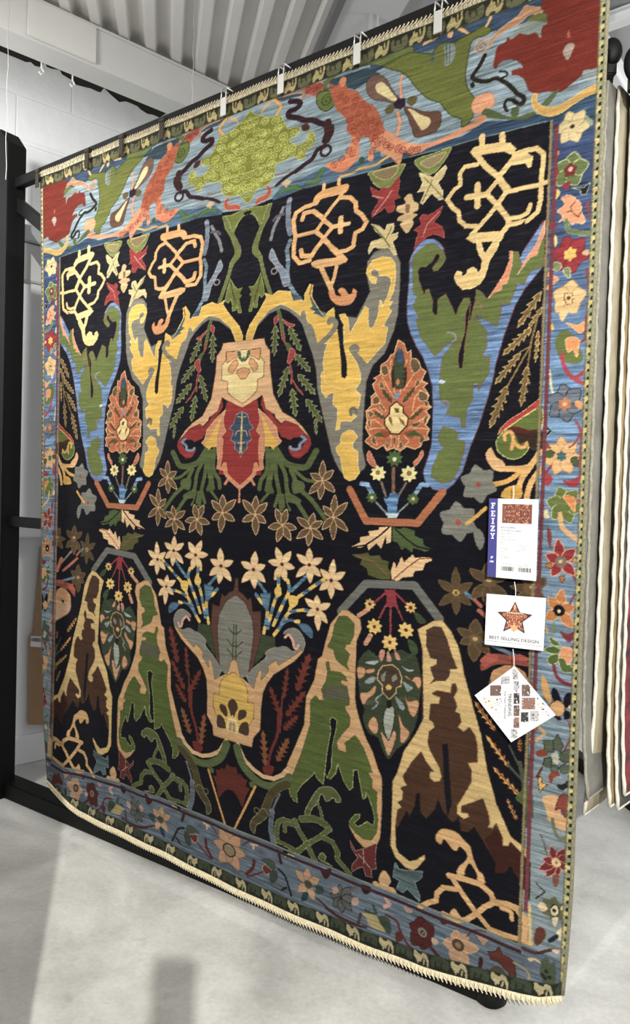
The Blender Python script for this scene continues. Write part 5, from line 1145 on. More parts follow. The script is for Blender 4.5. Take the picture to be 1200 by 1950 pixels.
def catmull(a, x, axis):
    a = np.moveaxis(a, axis, 0); n = a.shape[0]; xi = np.clip(x, 0, 1) * (n - 1); i = np.minimum(xi.astype(int), n - 2); f = xi - i
    P0, P1, P2, P3 = a[np.maximum(i - 1, 0)], a[i], a[i + 1], a[np.minimum(i + 2, n - 1)]
    f = f.reshape((-1,) + (1,) * (a.ndim - 1))
    r = 0.5 * ((2 * P1) + (P2 - P0) * f + (2 * P0 - 5 * P1 + 4 * P2 - P3) * f ** 2 + (-P0 + 3 * P1 - 3 * P2 + P3) * f ** 3)
    return np.moveaxis(r, 0, axis)
def surface(s, t, down=0.0, up=0.0):
    """s across 0..1, t up 0..1 -> local coordinates and pattern coordinates (arrays len(t) x len(s))"""
    S_, T_ = np.meshgrid(s, t)
    vb = np.interp(S_, np.linspace(0, 1, len(BOTS)), BOTS) - down; b = vb * (1 - T_) + (VTOP + up) * T_
    a = np.interp(b, UL[:, 1], UL[:, 0]) * (1 - S_) + np.interp(b, UR[:, 1], UR[:, 0]) * S_
    d = catmull(catmull(DEF, t, 0), s, 1)
    rip = 0.0035 * np.sin(a * 9 + 1.3 * b) * np.cos(b * 1.1) + 0.002 * np.sin(a * 23 + b * 2)
    X = a + d[..., 0]; Y = d[..., 1] + rip; Z = b + d[..., 2]
    return X, Y, Z, a, b
BOTS = np.array([-1.414,-1.4357,-1.4569,-1.4762,-1.489,-1.49,-1.4909,-1.4918,-1.4927,-1.4934,-1.4937,-1.494,-1.4944,-1.4947,-1.4952,-1.4971,-1.499,-1.501,-1.5029,-1.5041,-1.5043,-1.5045,-1.5047,-1.5045,-1.5023,-1.5001,-1.4979,-1.4958,-1.4937,-1.4916,-1.4892,-1.4845,-1.4798,-1.4749,-1.4661,-1.4572,-1.4476,-1.4357,-1.4239,-1.4095,-1.378])
def grid_mesh(name, X, Y, Z):
    h, w_ = X.shape; me = bpy.data.meshes.new(name)
    co = np.stack([X, Y, Z], -1).reshape(-1, 3).astype(np.float32)
    idx = np.arange(h * w_, dtype=np.int32).reshape(h, w_)
    q = np.stack([idx[:-1, :-1], idx[:-1, 1:], idx[1:, 1:], idx[1:, :-1]], -1).reshape(-1, 4)
    me.vertices.add(len(co)); me.vertices.foreach_set('co', co.ravel())
    me.loops.add(q.size); me.loops.foreach_set('vertex_index', q.ravel())
    me.polygons.add(len(q)); me.polygons.foreach_set('loop_start', np.arange(0, q.size, 4, dtype=np.int32))
    me.polygons.foreach_set('loop_total', np.full(len(q), 4, dtype=np.int32))
    me.polygons.foreach_set('use_smooth', np.ones(len(q), bool))
    me.update(calc_edges=True); return me
rug = empty('hanging_rug', RC, YAW, 'large hand-knotted rug with black field, vases, lattice and blue flowered border, hanging from the rack', 'rug')
ZC = 1.62
def colour_of(a, b):
    g_ = a - 0.0082 * np.clip(1 - np.abs(a) / 0.45, 0, 1)      # the weave's centre line sits a little off the rug's middle
    au = np.abs(g_)
    b2 = b.copy(); neg = g_ < 0
    b2 = np.where(neg, b + (bott(au) - bott(a)) * np.clip((-0.9 - b) / 0.5, 0, 1), b)
    el = -np.interp(b, UL[:, 1], UL[:, 0]); au = np.where(neg, au - np.maximum(el - 1.268, 0) * np.clip((au - 0.9) / (el - 0.9), 0, 1), au)
    j = rng.normal(0, 1, a.shape) * 0.0007
    fi = np.clip((au + j - U0) / DU - 0.5, 0, NU - 2); fj = np.clip((b2 - V0) / DV - 0.5, 0, NV - 2)
    i = fi.astype(int); jj = fj.astype(int); x = (fi - i)[..., None]; y = (fj - jj)[..., None]
    return (IMG2[jj, i] * (1 - x) * (1 - y) + IMG2[jj, i + 1] * x * (1 - y) + IMG2[jj + 1, i] * (1 - x) * y + IMG2[jj + 1, i + 1] * x * y)
s = np.linspace(0, 1, 900); t_ = np.linspace(0, 1, 1380)
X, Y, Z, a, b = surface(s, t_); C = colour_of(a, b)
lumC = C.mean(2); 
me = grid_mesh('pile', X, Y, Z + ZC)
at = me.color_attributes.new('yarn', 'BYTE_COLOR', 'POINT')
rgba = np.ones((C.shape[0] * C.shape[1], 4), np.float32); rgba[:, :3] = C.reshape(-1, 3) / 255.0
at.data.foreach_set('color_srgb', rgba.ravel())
def pile_mat():
    m = bpy.data.materials.new('wool_pile'); m.use_nodes = True; nt = m.node_tree; b_ = nt.nodes['Principled BSDF']
    at_ = nt.nodes.new('ShaderNodeVertexColor'); at_.layer_name = 'yarn'
    tc = nt.nodes.new('ShaderNodeTexCoord'); mp = nt.nodes.new('ShaderNodeMapping'); mp.inputs['Scale'].default_value = (1.0, 1.0, 3.2)
    nt.links.new(tc.outputs['Object'], mp.inputs[0])
    n = nt.nodes.new('ShaderNodeTexNoise'); n.inputs['Scale'].default_value = 140; n.inputs['Detail'].default_value = 3
    nt.links.new(mp.outputs[0], n.inputs['Vector'])
    bp = nt.nodes.new('ShaderNodeBump'); bp.inputs['Strength'].default_value = 0.55; bp.inputs['Distance'].default_value = 0.003
    nt.links.new(n.outputs[0], bp.inputs['Height']); nt.links.new(bp.outputs[0], b_.inputs['Normal'])
    hs = nt.nodes.new('ShaderNodeHueSaturation'); hs.inputs['Saturation'].default_value = 0.90; hs.inputs['Value'].default_value = 0.50
    nt.links.new(at_.outputs[0], hs.inputs['Color']); nt.links.new(hs.outputs[0], b_.inputs['Base Color'])
    b_.inputs['Roughness'].default_value = 0.72; b_.inputs['Specular IOR Level'].default_value = 0.04
    b_.inputs['Sheen Weight'].default_value = 0.02; b_.inputs['Sheen Roughness'].default_value = 0.45
    return m
link('pile', me, pile_mat(), rug)
# backing cloth behind the pile, a hand wide below the fringe line
s2 = np.linspace(0.002, 0.998, 90); t2 = np.linspace(0, 1, 140)
X, Y, Z, a, b = surface(s2, t2, 0.0); me = grid_mesh('backing', X, Y + 0.011, Z + ZC)
o = link('backing', me, BACKING, rug); md = o.modifiers.new('t', 'SOLIDIFY'); md.thickness = 0.006; md.offset = -1
tag(o, 'navy backing cloth')
# side bindings
for sd, tt in ((0.0, 'left'), (1.0, 'right')):
    t3 = np.linspace(0, 1, 300); X, Y, Z, a, b = surface(np.array([sd, 1 - sd]), t3); i = 0
    bm = bmesh.new(); add_tube(bm, [(X[k_, i], Y[k_, i] + 0.005, Z[k_, i] + ZC) for k_ in range(0, 300, 3)], 0.0065, 8)
    bm_obj('side_binding', bm, mat('binding', '6a6650' if sd else '4a463c', 0.9, 0, (160, 0.4, 2)), rug, True)
# knotted fringe at both ends: a woven strip with a row of small loops
def fringe(tv, outward, seed, m_, w1, n=520):
    s4 = np.linspace(0.0, 1.0, n); X, Y, Z, a, b = surface(s4, np.array([tv, 0.5])); r_ = random.Random(seed); bm = bmesh.new()
    rowsv = []
    for i in range(n):
        p = Vector((X[0, i], Y[0, i], Z[0, i] + ZC)); e = 0.0035 * r_.uniform(-1, 1) + 0.002 * math.sin(i * 0.19)
        dz = -w1 if outward < 0 else w1
        rowsv.append([bm.verts.new(p + Vector((0, -0.002, 0))), bm.verts.new(p + Vector((0, -0.006 + 0.003 * (i % 2), dz * 0.35))),
                      bm.verts.new(p + Vector((0, -0.005 + 0.003 * ((i + 1) % 2), dz * 0.75))), bm.verts.new(p + Vector((0, 0.002, dz + e))), bm.verts.new(p + Vector((0, 0.010, dz * 0.6))), bm.verts.new(p + Vector((0, 0.010, 0)))])
    for i in range(n - 1):
        for k_ in range(6): bm.faces.new((rowsv[i][k_], rowsv[i + 1][k_], rowsv[i + 1][(k_ + 1) % 6], rowsv[i][(k_ + 1) % 6]))
    for i in range(2, n - 2, 3):      # loops
        p = Vector((X[0, i], Y[0, i], Z[0, i] + ZC)); dz = (-1 if outward < 0 else 1)
        add_tube(bm, [p + Vector((-0.004, -0.006, dz * 0.002)), p + Vector((-0.002, -0.012, dz * 0.009)), p + Vector((0.003, -0.010, dz * 0.015)), p + Vector((0.005, -0.006, dz * 0.024))], 0.0022, 5)
    bmesh.ops.recalc_face_normals(bm, faces=bm.faces[:])
    return bm_obj('fringe', bm, m_, rug, False)
fringe(0.0, -1, 1, FRINGE, 0.023); fringe(1.0, 1, 2, mat('top_fringe', 'a39a82', 0.95, 0, (90, 0.35, 2), (220, 0.6, 0.003)), 0.020)

# ------------------------------------------------------------------ clips along the top arm
def clip(u, dark, label):
    t = empty('rug_clip', rp(u, 0, 3.085), YAW, label, 'clip', 'clips holding the rug top')
    m = BRONZE if dark else SILVER
    bm = bmesh.new(); add_box(bm, (0, -0.019, -0.032), (0.028, 0.004, 0.068), None, 0.0015); bm_obj('front_jaw', bm, m, t)
    bm = bmesh.new(); add_box(bm, (0, 0.022, -0.02), (0.028, 0.004, 0.06), None, 0.0015); bm_obj('back_jaw', bm, m, t)
    if dark:
        bm = bmesh.new(); add_box(bm, (0, 0.02, 0.012), (0.034, 0.085, 0.02), None, 0.003); bm_obj('saddle', bm, m, t); return
    bm = bmesh.new(); add_tube(bm, [(-0.012, -0.019, 0.0), (-0.012, -0.016, 0.034), (0.012, -0.016, 0.036), (0.012, -0.019, 0.0)], 0.0028, 6)
    add_tube(bm, [(-0.012, -0.016, 0.034), (-0.012, 0.03, 0.038), (-0.012, 0.062, 0.028), (-0.012, 0.062, -0.01)], 0.0028, 6)
    add_tube(bm, [(0.012, -0.016, 0.036), (0.012, 0.03, 0.038), (0.012, 0.062, 0.028), (0.012, 0.062, -0.01)], 0.0028, 6)
    bm_obj('wire_handle', bm, m, t, True)
for i, (u, dk_, lab) in enumerate([(-1.316, 1, 'dark metal clip at the far left corner of the rug'), (-0.938, 1, 'dark metal clip, second from the left corner of the rug'),
      (-0.702, 1, 'dark metal clip, third from the left corner of the rug'), (-0.450, 1, 'dark metal clip, last dark one before the silver clips'),
      (-0.110, 0, 'shiny silver clip above the small gold loop, leftmost silver one'), (0.167, 0, 'shiny silver clip, second silver one from the left'),
      (0.487, 0, 'flat silver clip above the green beast, third silver one'), (0.779, 0, 'silver clip at the top edge of the photo, nearest the camera')]):
    clip(u, dk_, lab)

# ------------------------------------------------------------------ hang tags
def quadmap(c):
    c = [Vector(p) for p in c]   # TL, TR, BR, BL
    def f(x, y, h=0.0):          # x right 0..1, y down 0..1
        p = c[0] * (1 - x) * (1 - y) + c[1] * x * (1 - y) + c[2] * x * y + c[3] * (1 - x) * y
        return p - RN * h
    return f
def flat(name, f, polys, m, parent, h, base):
    bm = bmesh.new()
    for poly in polys:
        vs = [bm.verts.new(f(x, y, h) - base) for x, y in poly]
        try: bm.faces.new(vs)
        except ValueError: pass
    bmesh.ops.recalc_face_normals(bm, faces=bm.faces[:])
    return bm_obj(name, bm, m, parent)
def text(name, s_, f, x, y, hgt, wid, m, parent, h, base, align='LEFT', rot=0, asp=1.0, bold=0.0):
    """hgt and wid in tag fractions (wid None keeps the natural width)"""
    cu = bpy.data.curves.new(name, 'FONT'); cu.body = s_; cu.size = 1.0; cu.offset = bold; cu.resolution_u = 2
    to = bpy.data.objects.new(name, cu); COL.objects.link(to); bpy.context.view_layer.update()
    me = bpy.data.meshes.new_from_object(to.evaluated_get(bpy.context.evaluated_depsgraph_get()))
    bpy.data.objects.remove(to, do_unlink=True)
    n = len(me.vertices)
    if n == 0: return None
    co = np.zeros(n * 3); me.vertices.foreach_get('co', co); co = co.reshape(-1, 3); w0 = co[:, 0].max() - co[:, 0].min(); x0 = co[:, 0].min()
    k_ = hgt / 0.72
    kx = (wid / w0) if wid else k_ * asp
    for i, v in enumerate(me.vertices):
        px, py = (co[i, 0] - x0) * kx, -co[i, 1] * k_
        if rot == 90: px, py = -py, px      # reading downwards
        if align == 'CENTER': 
            if rot == 90: py -= w0 * kx / 2
            else: px -= w0 * kx / 2
        v.co = f(x + px, y + py, h) - base
    return link(name, me, m, parent)
def card(name, c, th, m, label, cat):
    c = [Vector(p) for p in c]; base = (c[0] + c[1]) / 2; t = empty(name, base, 0, label, cat)
    bm = bmesh.new(); a_ = [bm.verts.new(p - base) for p in c]; b_ = [bm.verts.new(p - base + RN * th) for p in c]
    bm.faces.new(a_); bm.faces.new(b_[::-1])
    for i in range(4): bm.faces.new((a_[i], b_[i], b_[(i + 1) % 4], a_[(i + 1) % 4]))
    bmesh.ops.recalc_face_normals(bm, faces=bm.faces[:]); bm_obj('card', bm, m, t)
    return t, base
def string(parent, base, a_, b_):
    bm = bmesh.new(); a_, b_ = Vector(a_), Vector(b_)
    add_tube(bm, [a_ - base, (a_ * 0.5 + b_ * 0.5) - base + RX * 0.002, b_ - base], 0.0011, 6); bm_obj('string', bm, mat('tag_string', 'e8e4da', 0.6), parent)
INK = mat('ink', '3c3c44', 0.6); INKD = mat('ink_dark', '222228', 0.6); NAVY = mat('tag_navy', '39386e', 0.6, spec=0.2); WHITEINK = mat('ink_white', 'f4f4f4', 0.5)
BROWNS = [mat('print_a', h, 0.5) for h in ('5c3428', 'a8685024'[:6], 'c8896c', '3a201c', '7c4a3c')]
T1 = [(0.505, 2.0922, 1.6143), (0.622, 2.007, 1.6158), (0.6234, 2.006, 1.3876), (0.5071, 2.0907, 1.3865)]
t, base = card('price_tag', T1, 0.0012, PAPER, 'tall white rug information tag with a blue strip reading FEIZY, pinned to the right field', 'tag')
f = quadmap(T1)
flat('blue_strip', f, [[(0, 0), (0.185, 0), (0.185, 1), (0, 1)]], NAVY, t, 0.0006, base)
SER = {'F': [[(0, 0), (.9, 0), (.9, .3), (.75, .3), (.72, .14), (.45, .14), (.45, .42), (.7, .42), (.7, .56), (.45, .56), (.45, .88), (.6, .88), (.6, 1), (0, 1), (0, .88), (.18, .88), (.18, .12), (0, .12)]],
       'E': [[(0, 0), (.92, 0), (.92, .28), (.78, .28), (.72, .13), (.45, .13), (.45, .42), (.7, .42), (.7, .56), (.45, .56), (.45, .87), (.74, .87), (.82, .68), (.95, .68), (.95, 1), (0, 1), (0, .88), (.18, .88), (.18, .12), (0, .12)]],
       'I': [[(.15, 0), (.85, 0), (.85, .12), (.64, .12), (.64, .88), (.85, .88), (.85, 1), (.15, 1), (.15, .88), (.36, .88), (.36, .12), (.15, .12)]],
       'Z': [[(.05, 0), (.95, 0), (.95, .12), (.4, .86), (.75, .86), (.82, .66), (.97, .66), (.97, 1), (.02, 1), (.02, .88), (.56, .14), (.25, .14), (.19, .3), (.05, .3)]],
       'Y': [[(0, 0), (.42, 0), (.42, .12), (.34, .12), (.52, .42), (.68, .12), (.6, .12), (.6, 0), (1, 0), (1, .12), (.9, .12), (.64, .56), (.64, .88), (.8, .88), (.8, 1), (.22, 1), (.22, .88), (.38, .88), (.38, .56), (.12, .12), (0, .12)]]}
polys = []
for ch, y0 in zip('FEIZY', (0.055, 0.155, 0.25, 0.345, 0.44)):
    for p in SER[ch]: polys.append([(0.045 + x_ * 0.095, y0 + y_ * 0.072) for x_, y_ in p])
flat('lettering', f, polys, WHITEINK, t, 0.0011, base)
text('lettering', 'F', f, 0.07, 0.765, 0.03, 0.045, WHITEINK, t, 0.0011, base, bold=0.03); text('lettering', 'HK', f, 0.05, 0.812, 0.022, 0.085, WHITEINK, t, 0.0011, base, bold=0.03)
# printed swatch of the rug
rnd = random.Random(9)
flat('swatch', f, [[(0.28, 0.065), (0.88, 0.065), (0.88, 0.305), (0.28, 0.305)]], BROWNS[0], t, 0.0005, base)
for c_i in range(1, 5):
    ps = []
    for i in range(60):
        x_ = 0.30 + rnd.random() * 0.55; y_ = rnd.random() * 0.115; r1 = 0.006 + rnd.random() * 0.016; r2 = 0.004 + rnd.random() * 0.008
        for sg in (1, -1): yy = 0.185 + sg * y_; yy = min(max(yy, 0.075), 0.295); ps.append([(x_ - r1 * .7, yy), (x_, yy - r2), (x_ + r1 * .7, yy), (x_, yy + r2)])
    tag(flat('swatch_pattern', f, ps, BROWNS[c_i], t, 0.0006 + c_i * 0.0001, base), kind='stuff')
text('lettering', 'KILLIAN', f, 0.265, 0.372, 0.026, 0.29, INK, t, 0.0010, base)
text('lettering', '6970K BLACK/GREEN', f, 0.265, 0.405, 0.014, 0.42, INKD, t, 0.0008, base, bold=0.01)
for i, (s_, x_, y_, w_) in enumerate([('Hand Knotted', .265, .437, .22), ('Wool', .265, .46, .08), ('Made in India', .265, .483, .21), ('Feizy Cotton Rug Guide', .265, .517, .30),
     ('Size Chart', .265, .553, .13), ("2' x 3'", .265, .577, .075), ("4' x 6'", .265, .6, .075), ("5'6 x 8'6", .265, .623, .13), ("7'9 x 9'9", .265, .646, .13), ("8'6 x 11'6", .265, .67, .14), ("9'6 x 13'6", .265, .693, .14), ("11'6 x 15'", .265, .716, .13), ("2'6 x 8 Runner", .265, .74, .2),
     ("2'6 x 8' Runner", .575, .585, .23), ("2'6 x 10' Runner", .575, .609, .23), ("2'6 x 12' Runner", .575, .633, .23), ("8' Round", .575, .656, .12),
     ("8' Round", .33, .822, .15), ("7'9 x 9'9", .67, .815, .14), ('MSRP  $7,500.00', .64, .838, .21)]):
    text('lettering', s_, f, x_, y_, 0.0125, w_, INKD, t, 0.0010, base)
ps = []
for x0, x1 in ((0.285, 0.55), (0.64, 0.90)):
    x_ = x0
    while x_ < x1:
        bw = rnd.choice([0.004, 0.006, 0.010]); ps.append([(x_, 0.85), (x_ + bw, 0.85), (x_ + bw, 0.905), (x_, 0.905)]); x_ += bw + rnd.choice([0.004, 0.008])
flat('barcode', f, ps, INKD, t, 0.0008, base)
string(t, base, (0.5628, 2.0526, 1.6524), (0.5619, 2.0483, 1.6075))
T2 = [(0.5074, 2.0905, 1.3366), (0.6475, 1.9884, 1.3431), (0.6461, 1.9894, 1.1953), (0.507, 2.0908, 1.1879)]
t, base = card('best_seller_tag', T2, 0.0012, PAPER, 'white square card with a patterned star reading BEST SELLING DESIGN, hanging below the tall tag', 'tag')
f = quadmap(T2)
star = []
for i in range(10):
    a_ = -math.pi / 2 + i * math.pi / 5; r = 1 if i % 2 == 0 else 0.47
    star.append((0.5 + 0.315 * r * math.cos(a_), 0.44 + 0.315 * 1.06 * r * math.sin(a_)))
flat('star_print', f, [star], BROWNS[3], t, 0.0006, base)
def instar(x, y):
    x_ = (x - 0.5) / 0.315; y_ = (y - 0.44) / 0.334; r = math.hypot(x_, y_)
    if r > 0.97: return False
    a_ = (math.atan2(y_, x_) + math.pi / 2) % (2 * math.pi / 5); a_ = min(a_, 2 * math.pi / 5 - a_)
    k1 = 0.47 * math.sin(math.pi / 5); k0 = 0.47 * math.cos(math.pi / 5)
    # edge from (1,0) to (k0,k1)
    px, py = r * math.cos(a_), r * math.sin(a_)
    return (k0 - 1) * (py - 0) - (k1 - 0) * (px - 1) > 0.05
for c_i in range(0, 5):
    if c_i == 3: continue
    ps = []; tries = 0
    while len(ps) < 130 and tries < 4000:
        tries += 1; dx_ = rnd.random() * 0.3; y_ = 0.13 + rnd.random() * 0.57; r1 = 0.006 + rnd.random() * 0.014; r2 = 0.006 + rnd.random() * 0.02
        for sg in (-1, 1):
            x_ = 0.5 + sg * dx_
            if instar(x_, y_): ps.append([(x_ - r1, y_), (x_, y_ - r2), (x_ + r1, y_), (x_, y_ + r2)])
    tag(flat('star_pattern', f, ps, BROWNS[c_i], t, 0.0007 + c_i * 0.0001, base), kind='stuff')
ps = []
for i in range(9):
    x_ = 0.385 + i * 0.029; ps.append([(x_ + 0.011 * math.cos(k_ * 1.047), 0.335 + 0.014 * math.sin(k_ * 1.047)) for k_ in range(6)])
tag(flat('star_pattern', f, ps, mat('print_cream', 'e8c8a4', 0.5), t, 0.0013, base), kind='stuff')
PEACH = mat('print_peach', 'd88c64', 0.5)
flat('star_print', f, [[(0.5, .53), (.53, .58), (.57, .56), (.54, .66), (.5, .70), (.46, .66), (.43, .56), (.47, .58)]], PEACH, t, 0.0013, base)
flat('star_print', f, [[(.5, .15), (.52, .2), (.51, .27), (.5, .29), (.49, .27), (.48, .2)]], PEACH, t, 0.0013, base)
text('lettering', 'BEST SELLING DESIGN', f, 0.08, 0.87, 0.060, 0.84, INK, t, 0.0010, base, bold=0.012)
text('lettering', '6970K Black/Green Makes Up 30% of All Killian Sales', f, 0.04, 0.925, 0.022, 0.92, INK, t, 0.0008, base)
string(t, base, (0.5741, 2.0443, 1.379), (0.5769, 2.0374, 1.3366))
T3 = [(0.5813, 2.0366, 1.1394), (0.6796, 1.965, 1.0239), (0.5804, 2.0373, 0.92), (0.4868, 2.1055, 1.0331)]
t, base = card('trending_tag', T3, 0.0012, PAPER, 'white diamond-hung card printed with room photos reading TRENDING, lowest of the tags', 'tag')
f = quadmap(T3)   # TL = top corner, TR = right, BR = bottom, BL = left
q3 = [[0.3627, 0.511, 0.5043], [-0.6211, 0.4707, 0.4922]]     # page axes: x across, y down, in corner coordinates
def g3(x, y, h=0.0):
    # page is upright: columns run down the picture
    return f(q3[0][0] * x + q3[0][1] * y + q3[0][2], q3[1][0] * x + q3[1][1] * y + q3[1][2], h)
def inq(x, y):
    u_ = q3[0][0] * x + q3[0][1] * y + q3[0][2]; v_ = q3[1][0] * x + q3[1][1] * y + q3[1][2]
    return 0.012 < u_ < 0.988 and 0.012 < v_ < 0.988
greys = [mat('photo_a', h, 0.5) for h in ('9a9a9c', '2e2c2e', 'c4b8b4', '7a5a50', 'e2e2e4', '5e4c44')]
def clipq(x0, y0, x1, y1, n=8):
    ps = []
    for i in range(n):
        for j in range(n):
            c_ = [(x0 + (x1 - x0) * (i + a_) / n, y0 + (y1 - y0) * (j + b_) / n) for a_, b_ in ((0, 0), (1, 0), (1, 1), (0, 1))]
            if all(inq(*p) for p in c_): ps.append(c_)
    return ps
cells = [(-.60, -.52, -.32, -.24, 5), (-.80, -.2, -.44, .16, 2), (-.62, .18, -.32, .46, 4), (-.44, -.24, -.31, .1, 4), (-.32, -.75, -.1, -.55, 0),
         (-.02, -.98, .12, -.66, 0), (.0, -.62, .14, -.34, 0), (.0, -.30, .14, -.02, 1), (.0, .02, .14, .30, 5), (.0, .34, .14, .62, 3), (-.06, .66, .08, .90, 0),
         (.20, -.52, .40, -.22, 5), (.20, -.18, .52, .12, 3), (.56, -.25, .74, .14, 2), (.18, .2, .36, .46, 1), (.40, .16, .60, .42, 0), (.62, .1, .85, .26, 4), (-.94, -.12, -.84, .1, 0)]
for (x0, y0, x1, y1, ci) in cells:
    ps = clipq(x0, y0, x1, y1)
    if ps: flat('room_photo', g3, ps, greys[ci], t, 0.0006, base)
ps = {i: [] for i in range(6)}
for (x0, y0, x1, y1, ci) in cells:
    for i in range(16):
        x_ = rnd.uniform(x0, x1); y_ = rnd.uniform(y0, y1); a_ = rnd.uniform(.01, .04); b_ = rnd.uniform(.01, .035); c_ = [(x_, y_), (x_ + a_, y_), (x_ + a_, y_ + b_), (x_, y_ + b_)]
        if all(inq(*p) for p in c_): ps[rnd.choice([0, 1, 1, 3, 4, 5, 2])].append(c_)
for i in range(6):
    if ps[i]: tag(flat('photo_detail', g3, ps[i], greys[i], t, 0.0009 + 0.0001 * i, base), kind='stuff')
text('lettering', 'TRENDING', g3, -0.135, 0.0, 0.085, 0.60, INK, t, 0.0016, base, 'CENTER', 90, 1.0, 0.01)
text('lettering', 'The New Traditional', g3, -0.235, 0.0, 0.055, 0.74, INK, t, 0.0016, base, 'CENTER', 90)
string(t, base, (0.5766, 2.0425, 1.1868), (0.5797, 2.0354, 1.1344))

# ------------------------------------------------------------------ neighbouring rugs on their arms
def side_rug(edge, az, L, z0, z1, face, back, edgecol, label, flare, pat=None, bulge=0.0):
    a_ = math.radians(az); d = Vector((math.sin(a_), math.cos(a_), 0)); n = Vector((d.y, -d.x, 0))   # n to the right of d
    t = empty('display_rug', (edge[0], edge[1], z0), 0, label, 'rug', 'rugs hanging edge-on at the right')
    def P(l, z, off):
        k_ = max(0.0, 1 - (z - z0) / 0.45); o_ = flare * k_ ** 2 + bulge * math.sin((z - z0) / (z1 - z0) * math.pi)
        return d * l + n * (o_ + off + 0.004 * math.sin(l * 7 + z * 2)) + Vector((0, 0, z - z0))
    nz, nl = 60, 24
    for nm, off, m in (('pile', 0.004, face), ('backing', -0.004, back)):
        bm = bmesh.new(); g_ = [[bm.verts.new(P(0.004 + L * j / nl, z0 + (z1 - z0) * i / nz, off)) for j in range(nl + 1)] for i in range(nz + 1)]
        for i in range(nz):
            for j in range(nl): bm.faces.new((g_[i][j], g_[i][j + 1], g_[i + 1][j + 1], g_[i + 1][j]))
        o_ = bm_obj(nm, bm, m, t, True); md = o_.modifiers.new('t', 'SOLIDIFY'); md.thickness = 0.0035; md.offset = 0
    bm = bmesh.new(); add_tube(bm, [P(0, z0 + (z1 - z0) * i / 70, 0.0015 * math.sin(i * 2.1)) for i in range(71)], [0.0062 + 0.0008 * math.sin(i * 1.7) for i in range(71)], 10)
    bm_obj('edge_binding', bm, edgecol, t, True)
    bm = bmesh.new(); add_tube(bm, [P(L * j / 40, z0, 0) for j in range(41)], 0.007, 8); bm_obj('fringe', bm, edgecol, t, True)
    return t
def wool(name, c1, c2, sc=(2, 2, 3), dark=None):
    m = mat(name, c1, 0.95, 0, None, (160, 0.5, 0.003)); nt = m.node_tree; b_ = nt.nodes['Principled BSDF']
    tc = nt.nodes.new('ShaderNodeTexCoord'); mp = nt.nodes.new('ShaderNodeMapping'); mp.inputs['Scale'].default_value = sc
    n = nt.nodes.new('ShaderNodeTexNoise'); n.inputs['Scale'].default_value = 2.2; n.inputs['Detail'].default_value = 8; n.inputs['Roughness'].default_value = 0.65
    r = nt.nodes.new('ShaderNodeValToRGB'); r.color_ramp.elements[0].position = 0.38; r.color_ramp.elements[0].color = (*s2l(hexc(c1)), 1)
    r.color_ramp.elements[1].position = 0.62; r.color_ramp.elements[1].color = (*s2l(hexc(c2)), 1)
    nt.links.new(tc.outputs['Object'], mp.inputs[0]); nt.links.new(mp.outputs[0], n.inputs['Vector']); nt.links.new(n.outputs[0], r.inputs[0]); nt.links.new(r.outputs[0], b_.inputs['Base Color'])
    return m
EDGE = mat('rug_edge_white', 'c8c4b6', 0.9, 0, (80, 0.2, 2), (200, 0.6, 0.003)); EDGEG = mat('rug_edge_grey', '868476', 0.9, 0, (80, 0.25, 2), (200, 0.6, 0.003))
GREYB = wool('grey_weave', '6c6a63', '5a5852'); TAN = wool('tan_wool', '938b76', '736a55', (3, 3, 1.5)); BRN = wool('ochre_wool', '857656', '66523a', (3, 3, 2.5)); DKB = wool('dark_wool', '3a3836', '55504a'); REDW = wool('red_wool', '2c1c22', '7c2c30', (5, 5, 6)); LGR = wool('light_grey_weave', '8c8a82', '7a776e')
side_rug((0.935, 2.45), 42, 1.7, 0.60, 3.02, GREYB, GREYB, EDGEG, 'dark grey rug seen edge-on directly beside the large rug', 0.03)
side_rug((0.985, 2.478), 43, 1.7, 0.52, 3.02, TAN, GREYB, EDGE, 'beige patterned rug with a thick white edge, second from the large rug', -0.02, bulge=0.004)
side_rug((1.036, 2.485), 44, 1.7, 0.56, 3.02, BRN, LGR, EDGE, 'mottled ochre-brown rug with a white edge, in the middle of the edge-on rugs', 0.02, bulge=0.004)
side_rug((1.066, 2.488), 45, 1.7, 0.55, 3.02, DKB, DKB, EDGE, 'dark rug with a white edge close to the right side of the photo', 0.02)
side_rug((1.088, 2.49), 46, 1.7, 0.6, 3.02, REDW, REDW, EDGE, 'dark red patterned rug at the very right of the photo', 0.02)
for i, (x, y, az, r, lab) in enumerate([(0.947, 2.455, 18, 0.036, "black rack arm with the smaller round knob, beside the rug's right edge"), (1.015, 2.40, 22, 0.052, "black rack arm with the larger round knob, cut by the photo's right edge")]):
    a_ = math.radians(az); d = Vector((math.sin(a_), math.cos(a_), 0)); z = 3.12 if i == 0 else 3.05
    t = empty('rack_arm', (x, y, z), 0, lab, 'rack arm', 'rack arms at the right')
    bm = bmesh.new(); add_bar(bm, (0, 0, 0), tuple(d * 2.2), 0.03, 0.05); add_box(bm, (0, 0.02, -0.045), (0.035, 0.05, 0.06), None, 0.004); bm_obj('arm', bm, BLACK, t)
    bm = bmesh.new(); s_ = bmesh.ops.create_uvsphere(bm, u_segments=28, v_segments=18, radius=1.0)['verts']
    for v in s_: v.co = Vector((v.co.x * r * 0.95, v.co.y * 0.022, v.co.z * r * 1.25))
    bm_obj('knob', bm, BLACK, t, True)
bm = bmesh.new(); add_bar(bm, (1.62, 4.5, 0.04), (1.82, 3.0, 0.04), 0.07, 0.08); tag(bm_obj('floor_beam', bm, BLACK), 'black steel floor beam of the neighbouring rack, under the edge-on rugs', 'rack')

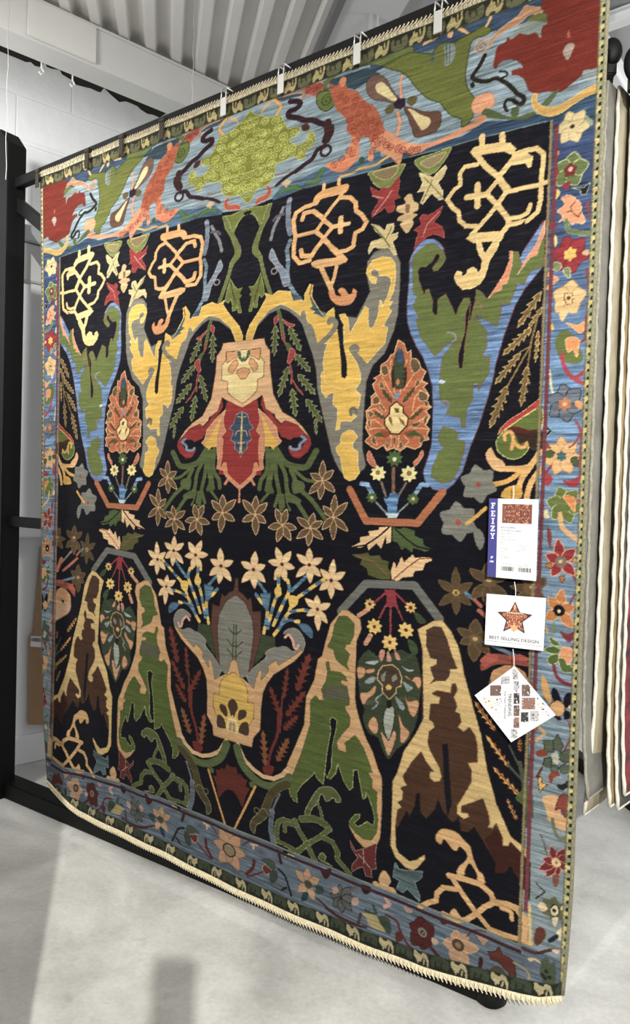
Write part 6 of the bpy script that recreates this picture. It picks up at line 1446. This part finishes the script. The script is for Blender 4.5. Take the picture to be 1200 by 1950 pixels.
# the neighbouring rug on the left and the phone on a stand added for the hand's shadow, both just outside the photo
side_rug((-0.53, 1.05), -84, 1.5, 0.1, 3.02, TAN, BRN, EDGE, 'beige rug on the neighbouring arm to the left, just outside the photo', 0.0)
t = empty('mobile_phone', (0.0, -0.03, 1.505), 0, 'black mobile phone held up on an added stand, behind the photo viewpoint', 'phone')
bm = bmesh.new(); add_box(bm, (0, 0, 0.08), (0.077, 0.008, 0.16), None, 0.003); bm_obj('body', bm, BLACK, t)
t = empty('hand_shadow_stand', (0.06, -0.03, 0), 0, 'unseen black stand added in place of a hand to shape the shadow', 'stand')
bm = bmesh.new(); add_tube(bm, [(0, 0, 0.03), (0, 0, 1.2)], 0.012, 12); add_box(bm, (0.0, 0, 1.33), (0.12, 0.05, 0.34), None, 0.02); bm_obj('pole', bm, BLACK, t)
bm = bmesh.new(); add_box(bm, (0, 0, 0.015), (0.26, 0.26, 0.03), None, 0.01); bm_obj('base', bm, BLACK, t)

# kraft board behind the rug, against the wall
K1 = [(-1.606, 4.098, 0.228), (-1.502, 4.187, 0.202), (-1.518, 4.173, 1.253), (-1.564, 4.133, 1.255), (-1.591, 4.11, 0.751), (-1.609, 4.095, 0.739)]
t = empty('kraft_board', K1[0], 0, 'tall brown kraft board with a white barcode sticker, standing behind the rug left edge', 'board')
base = Vector(K1[0]); bm = bmesh.new()
vs = [Vector(p) for p in K1]
a_ = [bm.verts.new(p - base) for p in vs]; b_ = [bm.verts.new(p - base + NW * 0.02) for p in vs]
bm.faces.new(a_); bm.faces.new(b_[::-1]); n = len(vs)
for i in range(n): bm.faces.new((a_[i], b_[i], b_[(i + 1) % n], a_[(i + 1) % n]))
bmesh.ops.recalc_face_normals(bm, faces=bm.faces[:]); bm_obj('board', bm, mat('kraft', '94765a', 0.8, 0, (14, 0.08, 4)), t)
KL = [Vector(p) for p in [(-1.606, 4.097, 0.741), (-1.552, 4.144, 0.73), (-1.551, 4.145, 0.666), (-1.607, 4.097, 0.681)]]
def fk(x, y, h=0.0): return KL[0] * (1 - x) * (1 - y) + KL[1] * x * (1 - y) + KL[2] * x * y + KL[3] * (1 - x) * y - NW * h
flat('sticker', fk, [[(0, 0), (1, 0), (1, 1), (0, 1)]], PAPER, t, 0.002, base)
ps = []; x_ = 0.06
while x_ < 0.9: ps.append([(x_, .15), (x_ + .03, .15), (x_ + .03, .5), (x_, .5)]); x_ += rnd.choice([.05, .07])
flat('barcode', fk, ps, INKD, t, 0.003, base)
